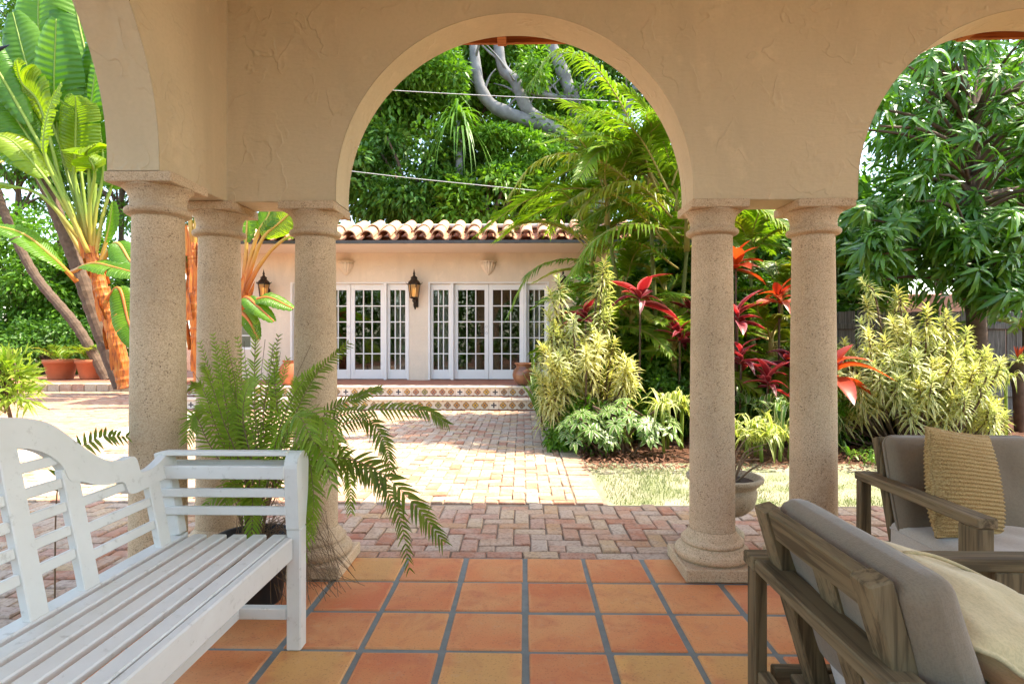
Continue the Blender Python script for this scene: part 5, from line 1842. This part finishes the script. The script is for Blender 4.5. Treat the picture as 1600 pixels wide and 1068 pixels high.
wh = [whorl(300 + k) for k in range(5)]
mc = at(1525, 480, 8.0)
mt = empty('mango_tree', (mc.x, 8.0, -.02), label='large tree with long glossy drooping leaves filling the right arch', cat='tree')
m = MB()
m.tube(bez([(0, 0, 0), (.05, .05, 1.4), (-.05, .1, 2.6), (.1, .1, 4.2)], 14), [.14 - .006 * k for k in range(14)], 10)
m.build('trunk', M['bark_brown'], mt)
rr = random.Random(77); mb_ = MB(); k = 0
while k < 300:
    px = rr.uniform(1345, 1720); py = rr.uniform(20, 475); Y = rr.uniform(6.7, 8.9)
    if k % 3 == 1:
        px = rr.uniform(1345, 1640); py = rr.uniform(320, 470); Y = rr.uniform(6.9, 7.9)
    if py > 435 + 45 * math.sin(px * .021): continue
    if px < 1345 + (py < 90) * 40: continue
    if 1352 < px < 1432 and 195 < py < 300: continue          # gap with the sky
    if 1500 < px < 1560 and 215 < py < 260 and rr.random() < .7: continue
    p = at(px, py, Y) - mt.location
    ax = Vector((p.x * .12 + rr.uniform(-.5, .5), (p.y) * .1 - .35 + rr.uniform(-.4, .4), rr.uniform(.25, 1))).normalized()
    q = Vector((0, 0, 1)).rotation_difference(ax) @ Quaternion((0, 0, 1), rr.uniform(0, 6.28))
    o = link('leaf_whorl', wh[k % 5], mt, p); o.rotation_euler = q.to_euler(); s = rr.uniform(.8, 1.2); o.scale = (s, s, s)
    if k % 3 == 0:
        st = Vector((0, .1, min(4.2, max(1.6, p.z - rr.uniform(.2, 1.0)))))
        e = p - ax * .3
        mb_.tube(bez([st, st.lerp(e, .5) + Vector((0, 0, .12)), e], 8), [.035 - .0035 * i for i in range(8)], 6)
    k += 1
mb_.build('branches', M['bark_brown'], mt)
rg = np.random.default_rng(5)
V, F, _ = crown(at(1520, 300, 9.2) - mt.location, (2.4, .6, 1.9), 85, .45, 60, .30, .075, 78, droop=.6)
tag(link('inner_foliage', np_mesh('inner_foliage', V, F, M['lf_mango']), mt), kind='stuff')

# small palm and bromeliad by the fence at the right edge
c = at(1600, 500, 8.6)
t = empty('fence_palm', (c.x, 8.6, 0), label='small palm with a frond bending over the fence at the right edge', cat='palm')
m = MB(); m.tube([(0, 0, 0), (.02, 0, c.z - .1)], [.04, .035], 8); m.build('stem', M['bark_brown'], t)
for k, az in enumerate((3.2, 3.9, 2.5, 4.6, .6)):
    palm_frond(t, (0, 0, c.z - .1), az, R(28), 1.1, 500 + k, droop=1.0, n=26, leaf_l=.3, W=.03)
c = at(1592, 560, 7.6)
t = empty('bromeliad', (c.x, 7.6, 0), label='bromeliad with reddish pointed leaves on a root clump at the right edge', cat='plant')
m = MB(); m.tube([(0, 0, 0), (0, 0, c.z * .6), (0, 0, c.z - .05)], [.05, .07, .13], 9); m.build('root_clump', M['bark_brown'], t)
m = MB(); rr = random.Random(6)
for k in range(30):
    a = rr.uniform(0, 6.28); e = rr.uniform(.1, 1.3); D = Vector((math.cos(a) * math.cos(e), math.sin(a) * math.cos(e), math.sin(e)))
    m.strap((0, 0, c.z - .05), D, D.cross(Vector((0, 0, 1))), rr.uniform(.2, .38), .035, sag=.4, nseg=4)
m.build('rosette', M['lf_spider'], t)
m = MB()
for k in range(10):
    a = k * .63; D = Vector((math.cos(a) * .3, math.sin(a) * .3, 1)); m.strap((0, 0, c.z), D, D.cross(Vector((0, 1, .2))), .2, .035, sag=.1, nseg=3)
m.build('flower', M['lf_ti_o'], t)

# plants in the two terracotta pots
for i, (x, y) in enumerate(pot_xy):
    t = empty('potted_palm', (x, y, .60), label=('young palm growing in the left terracotta pot', 'young palm growing in the right terracotta pot')[i], cat='palm', group='young palms in the terracotta pots')
    for k in range(9):
        palm_frond(t, (rng.uniform(-.1, .1), rng.uniform(-.1, .1), -.02), k * .7 + i, R(62 + 12 * math.sin(k * 2.1)), .95, 600 + 20 * i + k, droop=.8, n=18, leaf_l=.34, W=.032, mat=M['lf_palm'] if k % 3 else M['lf_palm_y'], rach=.009)

# ---------------------------------------------------------------- white bird of paradise (banana-like)
def paddle(parent, pts, blade0, W, mat, seed, normal=(0, -1, .35), tears=7, curl=.12, pet_r=.035, pet_mat=None):
    """petiole along the first part of a curve, torn paddle blade along the rest"""
    rr = random.Random(seed)
    N = 46
    P = bez(pts, N)
    k0 = int(blade0 * (N - 1))
    m = MB(); m.tube(P, [max(.006, pet_r * (1 - .75 * k / (N - 1))) for k in range(N)], 7)
    pet = m.build('petiole', pet_mat or M['petiole'], parent)
    m = MB(); m.e = []
    cuts = {-1: sorted(rr.sample(range(4, N - k0 - 3), min(tears, N - k0 - 8))), 1: sorted(rr.sample(range(4, N - k0 - 3), min(tears, N - k0 - 8)))}
    n0 = Vector(normal).normalized()
    for sd in (-1, 1):
        lobes = []; prev = 0
        for c_ in cuts[sd] + [N - 1 - k0]: lobes.append((prev, c_)); prev = c_
        for (a, b) in lobes:
            dz = rr.uniform(-.12, .10); sl = rr.uniform(-.06, .10)
            rows = []
            for j in range(a, b + 1):
                t = j / (N - 1 - k0); i = k0 + j
                T = (P[min(i + 1, N - 1)] - P[max(i - 1, 0)]).normalized()
                Nn = (n0 - T * n0.dot(T)).normalized(); S = T.cross(Nn) * sd
                w = W / 2 * (math.sin(math.pi * min(1, .05 + .93 * t ** .85)) ** .55)
                if a > 0 and j == a: w *= .97
                row = []
                for q in range(5):
                    f = q / 4
                    e = f * w
                    jj = f * .012 * rr.uniform(-1, 1)
                    row.append(P[i] + S * e * (1 - .12 * f * f) + T * (e * (.28 + sl) + jj) + Nn * (e * (.22 - curl * 3 * f * f + dz * f) + .012 * math.sin(j * 2.2) * f))
                rows.append(row)
            if len(rows) > 1:
                m.grid(rows, True)
                m.e.extend([(a + i2) * 1.9 + q * .25 for i2 in range(len(rows)) for q in range(5)])
    m.build('blade', mat, pet)


def bird(name, base, label, trunks, leaves, cat='banana plant'):
    t = empty(name, base, label=label, cat=cat, group='white bird of paradise plants')
    b = Vector(base)
    for (pts, r0, r1, mat, nm) in trunks:
        P = bez([at(*p) - b for p in pts], 18); PF = bez([at(*p) - b for p in pts], 60)
        m = MB(); rr = random.Random(int(pts[0][0]))
        m.tube(PF, [(r0 + (r1 - r0) * k / 59) * (1 + (.07 if k % 3 == 0 else 0) + rr.uniform(-.05, .05)) for k in range(60)], 12, smooth=False); m.build(nm, M[mat], t)
        if nm == 'sheath':       # overlapping old leaf bases
            for k in range(2, 16):
                i = k; T = (P[i + 1] - P[i]).normalized(); a = k * 2.4
                side = Vector((math.cos(a), math.sin(a), 0)); r_ = r0 + (r1 - r0) * i / 17
                m2 = MB(); m2.strap(P[i] + side * r_ * .80, T + side * .10, T.cross(side), .55, r_ * 1.5, sag=-.05, nseg=4, fold=-.5, prof=lambda q: 1 - .8 * q * q)
                m2.build('leaf_base', M['sheath'], t)
    for (pts, b0, W, mat, sd, nrm, tears) in leaves:
        paddle(t, [at(*p) - b for p in pts], b0, W * 1.35, M[mat], sd, nrm, tears, pet_r=.05, pet_mat=M['petiole'])
    return t


YB = 12.6
g0 = at(197, 612, YB); g0.z = -.02
F1 = (0, -1, .3); F2 = (.5, -.8, .3); F3 = (-.5, -.8, .4); FU = (0, -.5, .9)
bird('bird_of_paradise', g0, 'big white bird of paradise with orange trunk and torn paddle leaves in the left arch', [
    ([(197, 606, YB), (178, 520, YB), (155, 440, YB), (138, 385, YB)], .165, .125, 'sheath', 'sheath'),
    ([(190, 604, YB + .3), (150, 500, YB + .3), (115, 400, YB + .4), (75, 300, YB + .5), (55, 255, YB + .5)], .16, .12, 'bark_brown', 'trunk'),
], [
    ([(140, 400, YB), (122, 330, YB), (95, 230, YB + .1), (85, 150, YB), (88, 30, YB - .2)], .52, 1.15, 'lf_banana', 1, F1, 4),
    ([(140, 395, YB), (120, 300, YB), (80, 190, YB), (45, 110, YB), (20, 20, YB + .2)], .5, .95, 'lf_banana', 2, F1, 5),
    ([(142, 390, YB), (118, 290, YB - .1), (118, 240, YB - .2), (119, 180, YB - .3), (118, 150, YB - .4)], .35, .80, 'lf_banana_y', 3, F1, 3),
    ([(140, 395, YB), (100, 300, YB - .2), (65, 170, YB - .3), (35, 130, YB - .4), (25, 95, YB - .5)], .45, .85, 'lf_banana_y', 4, F3, 8),
    ([(138, 400, YB), (90, 290, YB - .1), (45, 215, YB - .2), (5, 160, YB - .3), (-40, 130, YB - .3)], .42, .75, 'lf_banana', 5, F2, 8),
    ([(140, 400, YB), (85, 270, YB - .3), (20, 150, YB - .5), (-20, 80, YB - .6), (-40, 20, YB - .6)], .4, .55, 'lf_banana', 6, F2, 3),
    ([(140, 395, YB), (105, 330, YB - .4), (60, 265, YB - .6), (10, 215, YB - .7), (-45, 215, YB - .8)], .45, .6, 'lf_banana_y', 7, FU, 6),
    ([(143, 395, YB), (140, 320, YB - .2), (148, 270, YB - .4), (135, 240, YB - .6), (150, 225, YB - .8)], .5, .7, 'lf_banana_y', 8, FU, 3),
    ([(145, 395, YB), (140, 300, YB), (140, 200, YB), (150, 110, YB), (165, 30, YB)], .45, .9, 'lf_banana', 9, F3, 7),
    ([(145, 400, YB), (150, 330, YB), (162, 260, YB), (150, 160, YB + .1), (142, 70, YB + .2)], .42, .8, 'lf_banana', 10, F1, 9),
    ([(150, 430, YB), (180, 380, YB - .5), (205, 410, YB - .7), (235, 440, YB - .8)], .3, .55, 'lf_banana', 11, FU, 3),
    ([(112, 425, YB), (145, 412, YB - .8), (180, 418, YB - 1.0), (225, 430, YB - 1.1)], .2, .55, 'lf_banana', 12, FU, 2),
    ([(120, 440, YB - .4), (80, 400, YB - .8), (35, 365, YB - 1.1), (-20, 350, YB - 1.3)], .15, .60, 'lf_banana', 13, FU, 2),
    ([(140, 395, YB), (70, 310, YB - .4), (10, 290, YB - .6), (-30, 285, YB - .7)], .55, .35, 'lf_banana_y', 14, FU, 2),
    ([(140, 395, YB), (110, 250, YB + .3), (70, 120, YB + .5), (60, 30, YB + .6), (65, -60, YB + .6)], .5, 1.1, 'lf_banana', 15, F1, 5),
    ([(160, 480, YB), (185, 450, YB - .2), (200, 500, YB - .4), (215, 545, YB - .5)], .3, .5, 'lf_banana', 16, FU, 2),
    ([(150, 430, YB), (165, 380, YB), (172, 350, YB), (176, 315, YB)], .35, .45, 'lf_banana', 17, F3, 1),
    ([(130, 400, YB + .2), (90, 330, YB + .2), (40, 250, YB + .3), (-10, 200, YB + .3), (-50, 180, YB + .3)], .45, .8, 'lf_banana', 19, F1, 8),
    ([(135, 395, YB + .3), (110, 320, YB + .3), (75, 260, YB + .4), (50, 200, YB + .4), (30, 130, YB + .4)], .45, .8, 'lf_banana', 20, F2, 9),
    ([(140, 395, YB + .3), (130, 300, YB + .3), (125, 240, YB + .4), (130, 150, YB + .4), (150, 60, YB + .4)], .4, .8, 'lf_banana', 21, F3, 9),
    ([(138, 395, YB - .2), (95, 300, YB - .5), (70, 240, YB - .7), (75, 180, YB - .8), (95, 130, YB - .9)], .5, .6, 'lf_banana_y', 22, F3, 10),
    ([(140, 390, YB + .3), (150, 250, YB + .5), (140, 120, YB + .6), (120, 20, YB + .6), (110, -60, YB + .6)], .45, .9, 'lf_banana', 23, F2, 6),
    ([(148, 400, YB), (165, 320, YB + .1), (190, 250, YB + .2), (215, 180, YB + .2)], .45, .7, 'lf_banana', 18, F1, 6),
])
# its flower at the edge of the frame
bt_ = [o for o in COL.objects if o.name == 'bird_of_paradise'][0]
m = MB(); q0 = at(-20, 82, YB - .8) - bt_.location; q1 = at(15, 70, YB - .8) - bt_.location
m.tube([q0, q0.lerp(q1, .5) + Vector((0, 0, -.02)), q1], [.05, .045, .006], 8)
m.build('flower_beak', plain('blue_black_bract', (.012, .014, .03), .5), bt_)
m = MB()
for k in range(4): m.strap(q0 + (q1 - q0) * .3, Vector((.2 + .1 * k, -.1, 1 - .1 * k)), (0, 1, 0), .32, .06, sag=0, nseg=3)
m.build('flower_petals', plain('white_petal', (.75, .75, .78), .6), bt_)

g1 = at(318, 620, 10.4); g1.z = -.02
YC = 10.4
bird('bird_of_paradise', g1, 'orange stemmed bird of paradise behind the corner column, beside the guest house', [
    ([(318, 610, YC), (310, 520, YC), (305, 440, YC), (301, 380, YC)], .15, .10, 'sheath', 'sheath'),
    ([(345, 610, YC), (360, 520, YC), (382, 455, YC)], .14, .10, 'sheath', 'sheath'),
], [
    ([(301, 390, YC), (297, 340, YC), (292, 280, YC), (290, 200, YC)], .5, .5, 'lf_banana', 31, F1, 3),
    ([(303, 390, YC), (306, 350, YC), (309, 300, YC), (320, 240, YC)], .5, .5, 'lf_banana', 32, F1, 3),
    ([(380, 460, YC), (395, 410, YC), (412, 370, YC), (440, 345, YC), (462, 325, YC)], .5, .42, 'lf_banana_y', 33, F2, 2),
    ([(380, 460, YC), (392, 400, YC), (405, 360, YC), (418, 340, YC), (425, 318, YC)], .5, .42, 'lf_banana', 34, F1, 2),
    ([(382, 460, YC), (402, 420, YC), (430, 385, YC), (462, 368, YC), (520, 377, YC)], .6, .25, 'lf_banana_y', 35, FU, 1),
    ([(376, 470, YC), (395, 470, YC - .3), (420, 465, YC - .4), (458, 482, YC - .5)], .3, .34, 'lf_banana', 36, FU, 1),
    ([(376, 480, YC), (385, 465, YC - .3), (402, 478, YC - .5), (428, 502, YC - .6)], .2, .30, 'lf_banana', 37, FU, 1),
    ([(372, 490, YC), (380, 490, YC - .3), (392, 505, YC - .4), (404, 530, YC - .5)], .2, .25, 'lf_banana', 38, F1, 1),
    ([(380, 460, YC), (384, 400, YC), (386, 360, YC), (388, 322, YC)], .5, .35, 'lf_banana', 39, F3, 2),
])
# leaning brown palm trunk, left
c0 = at(168, 590, 15.0); c0.z = .15
t = empty('leaning_palm', c0, label='thin brown palm trunk leaning to the left over the terracotta pots', cat='palm')
P = bez([Vector((0, 0, 0)), at(120, 510, 15.0) - c0, at(55, 430, 15.0) - c0, at(10, 340, 15.0) - c0, at(-15, 260, 15) - c0], 70)
m = MB(); m.tube(P, [.125 - .0005 * k + (.012 if k % 3 == 0 else 0) for k in range(70)], 12, smooth=False); m.build('trunk', M['bark_brown'], t)
for k in range(8):
    palm_frond(t, P[-1], k * .8, R(40), 2.4, 700 + k, droop=1.0, n=40, leaf_l=.5, W=.04)

# ---------------------------------------------------------------- the big fern beside the bench
fx, fy = -1.235, 2.62
pot = lathe_pot('fern_pot', (fx, fy, .001), [(0, 0), (.12, 0), (.125, .01), (.16, .27), (.172, .27), (.172, .30), (.155, .30), (.15, .25), (0, .24)], M['black_pot'], 'black plastic nursery pot under the fern behind the bench arm', 'pot', soil_r=.15, soil_z=.26)
fern = empty('fern', (fx, fy, .26), label='large green fern arching out beside the bench arm and the column', cat='fern')
fo = Vector((fx, fy, .26))


def fern_frond(pts, leaf_l, mat, seed, n=None, W=.018, N0=(0, 0, 1), ang=1.25, droop=.15, vee=.05, base=None, parent=None, origin=None):
    origin = origin or fo; parent = parent or fern
    rr = random.Random(seed)
    P = [Vector((rr.uniform(-.05, .05), rr.uniform(-.05, .05), 0)) if base is None else base] + [at(*p) - origin for p in pts]
    if n is None:
        ln = sum((P[k + 1] - P[k]).length for k in range(len(P) - 1))
        n = max(10, int(ln * .78 / (W * 1.75)))
    mr, ml = pinnate(P, n, lambda t: leaf_l * (.35 + .65 * math.sin(math.pi * min(1, .12 + .80 * t))), W, ang=ang, droop=droop, vee=vee, rach=.0036, t0=.22, rr=rr, nseg=4, N0=N0, gap=.05, fold=.3, twist=rr.uniform(-.5, .5))
    f = mr.build('frond', M['twig'], parent)
    ml.build('leaflets', M[mat], f)


fc = (0, -1, .25)        # frond faces the camera
fs = (0, -.5, .8)
fern_list = [
    # upright fronds left of the column
    ([(400, 720, 2.62), (398, 600, 2.64), (400, 505, 2.66)], .085, 'lf_fern', fc),
    ([(375, 720, 2.66), (362, 620, 2.68), (352, 535, 2.7)], .085, 'lf_fern', fc),
    ([(385, 720, 2.6), (372, 640, 2.62), (345, 545, 2.66)], .09, 'lf_fern', fc),
    ([(410, 730, 2.6), (412, 640, 2.6), (420, 560, 2.6)], .08, 'lf_fern', fc),
    ([(365, 740, 2.6), (335, 660, 2.6), (318, 610, 2.6), (300, 600, 2.6)], .09, 'lf_fern', fc),
    ([(360, 750, 2.55), (325, 690, 2.5), (305, 650, 2.45), (292, 690, 2.42)], .09, 'lf_fern', fc),
    ([(380, 740, 2.55), (350, 660, 2.5), (330, 600, 2.45), (318, 570, 2.4)], .085, 'lf_fern', fc),
    ([(395, 740, 2.5), (380, 660, 2.45), (385, 610, 2.42), (400, 590, 2.4)], .08, 'lf_fern', fc),
    ([(420, 740, 2.55), (440, 660, 2.5), (470, 600, 2.48), (500, 570, 2.46)], .075, 'lf_fern', fc),
    ([(425, 740, 2.5), (460, 650, 2.46), (495, 585, 2.44), (545, 535, 2.42)], .08, 'lf_fern_o', fc),
    ([(425, 745, 2.6), (445, 680, 2.6), (462, 620, 2.6), (465, 590, 2.6)], .075, 'lf_fern', fc),
    # arching in front of the column
    ([(425, 740, 2.45), (450, 670, 2.35), (490, 645, 2.25), (530, 690, 2.2)], .115, 'lf_fern', fs),
    ([(420, 745, 2.45), (435, 680, 2.3), (465, 650, 2.2), (490, 690, 2.12)], .11, 'lf_fern', fs),
    ([(430, 745, 2.45), (470, 690, 2.35), (500, 700, 2.25), (520, 760, 2.2)], .10, 'lf_fern', fs),
    ([(430, 750, 2.45), (465, 720, 2.35), (478, 780, 2.3), (470, 865, 2.28)], .095, 'lf_fern', fc),
    ([(432, 750, 2.42), (475, 710, 2.32), (490, 770, 2.28), (486, 840, 2.26)], .085, 'lf_fern', fc),
    # long ones reaching right over the bricks
    ([(440, 740, 2.5), (510, 660, 2.45), (580, 640, 2.42), (660, 640, 2.4), (700, 662, 2.38)], .075, 'lf_fern_o', fc),
    ([(440, 745, 2.5), (510, 680, 2.45), (570, 655, 2.42), (600, 690, 2.4), (612, 740, 2.38)], .085, 'lf_fern_o', fs),
    ([(440, 750, 2.48), (520, 715, 2.4), (590, 735, 2.35), (650, 790, 2.32), (692, 845, 2.3)], .105, 'lf_fern_o', fc),
    ([(440, 750, 2.48), (520, 728, 2.42), (580, 740, 2.35), (622, 800, 2.32), (640, 890, 2.3)], .075, 'lf_fern_o', fc),
    ([(440, 745, 2.5), (505, 650, 2.5), (560, 620, 2.5), (595, 605, 2.5)], .065, 'lf_fern_o', fc),
    ([(440, 745, 2.55), (520, 690, 2.55), (545, 740, 2.55), (548, 800, 2.55)], .07, 'lf_fern', fs),
    # low behind the arm slats
    ([(395, 790, 2.45), (380, 760, 2.4), (360, 760, 2.35), (350, 790, 2.3)], .085, 'lf_fern', fs),
    ([(405, 800, 2.4), (395, 775, 2.35), (395, 800, 2.3), (392, 850, 2.28)], .085, 'lf_fern', fs),
    ([(380, 790, 2.5), (350, 770, 2.45), (320, 790, 2.42)], .085, 'lf_fern', fs),
    ([(410, 730, 2.7), (430, 640, 2.75), (450, 560, 2.8)], .08, 'lf_fern', fc),
    ([(385, 730, 2.72), (380, 640, 2.75), (372, 560, 2.8)], .08, 'lf_fern', fc),
    ([(370, 730, 2.68), (330, 650, 2.7), (310, 640, 2.72), (300, 680, 2.75)], .08, 'lf_fern', fc),
]
fr2 = random.Random(44)
for k in range(12):
    bx = 345 + 100 * fr2.random(); tx = bx + fr2.uniform(-45, 30); ty = fr2.uniform(520, 610); yy_ = fr2.uniform(2.55, 2.8)
    fern_list.append(([(bx, 735, yy_), ((bx + tx) / 2 + fr2.uniform(-8, 8), (735 + ty) / 2, yy_), (tx, ty, yy_ + .02)], fr2.uniform(.05, .075), 'lf_fern' if k % 4 else 'lf_fern_o', fc))
for i, (pts, l, mat, N0) in enumerate(fern_list):
    fern_frond(pts, l * (1.0 if l > .09 else .92), mat, 800 + i, N0=N0, W=.017 if l > .09 else .0115, ang=1.2 + .12 * math.sin(i * 2.7), droop=.15 + .2 * abs(math.sin(i * 1.9)))
# dead runners tangled round the column foot
m = MB(); rr = random.Random(15)
for k in range(70):
    a = rr.uniform(-.9, 1.1); l = rr.uniform(.2, .5)
    e = Vector((math.cos(a) * l, -math.sin(a) * l * .6 + .05, -.25 + rr.uniform(0, .06)))
    mid = e * .55 + Vector((rr.uniform(-.1, .1), rr.uniform(-.1, .1), rr.uniform(.0, .30)))
    m.tube(bez([Vector((rr.uniform(-.1, .1), rr.uniform(-.1, .1), rr.uniform(-.02, .04))), mid, e], 9), .0013, 3, False)
for k in range(26):     # thin bare stems standing up
    a = rr.uniform(0, 6.28); h = rr.uniform(.5, .95); d = rr.uniform(.05, .35)
    e = Vector((math.cos(a) * d, math.sin(a) * d * .5, h))
    m.tube(bez([Vector((rr.uniform(-.08, .08), rr.uniform(-.05, .05), 0)), e * .6 + Vector((0, 0, .1)), e], 8), .0014, 3, False)
m.build('dry_runners', M['twig'], fern)
# young fern poking up behind the bench back
c = at(85, 800, 2.42)
t = empty('young_fern', (c.x, 2.42, 0.0), label='single olive fern sprig poking up behind the bench back', cat='fern')
for i, (pts, l) in enumerate((([(90, 760, 2.42), (118, 706, 2.40), (160, 682, 2.36), (200, 682, 2.33)], .075),)):
    fern_frond(pts, l, 'lf_fern_o', 900 + i, n=18, W=.022, N0=fc, base=Vector((0, 0, 0)), parent=t, origin=Vector((c.x, 2.42, 0)))

# ---------------------------------------------------------------- added hedging behind the viewer, unseen, keeps bare sky out of the door panes
rg = np.random.default_rng(55)
n_ = 26000
P_ = np.stack([rg.uniform(-13, 13, n_), -8.6 + rg.uniform(-.5, .35, n_), 4.6 * rg.random(n_) ** .9], 1)
V, F = leaf_cloud(P_, rg.normal(0, 1, (n_, 3)) + np.array([0, .5, .1]), rg.uniform(.2, .34, n_), rg.uniform(.12, .18, n_), rg)
hd = empty('added_hedge', (0, -8.6, 0), label='added green hedging behind the viewer, out of view, mirrored in the french door panes', cat='added_hedge')
V[:, 1] += 8.6
link('foliage', np_mesh('foliage', V, F, M['lf_mid']), hd)
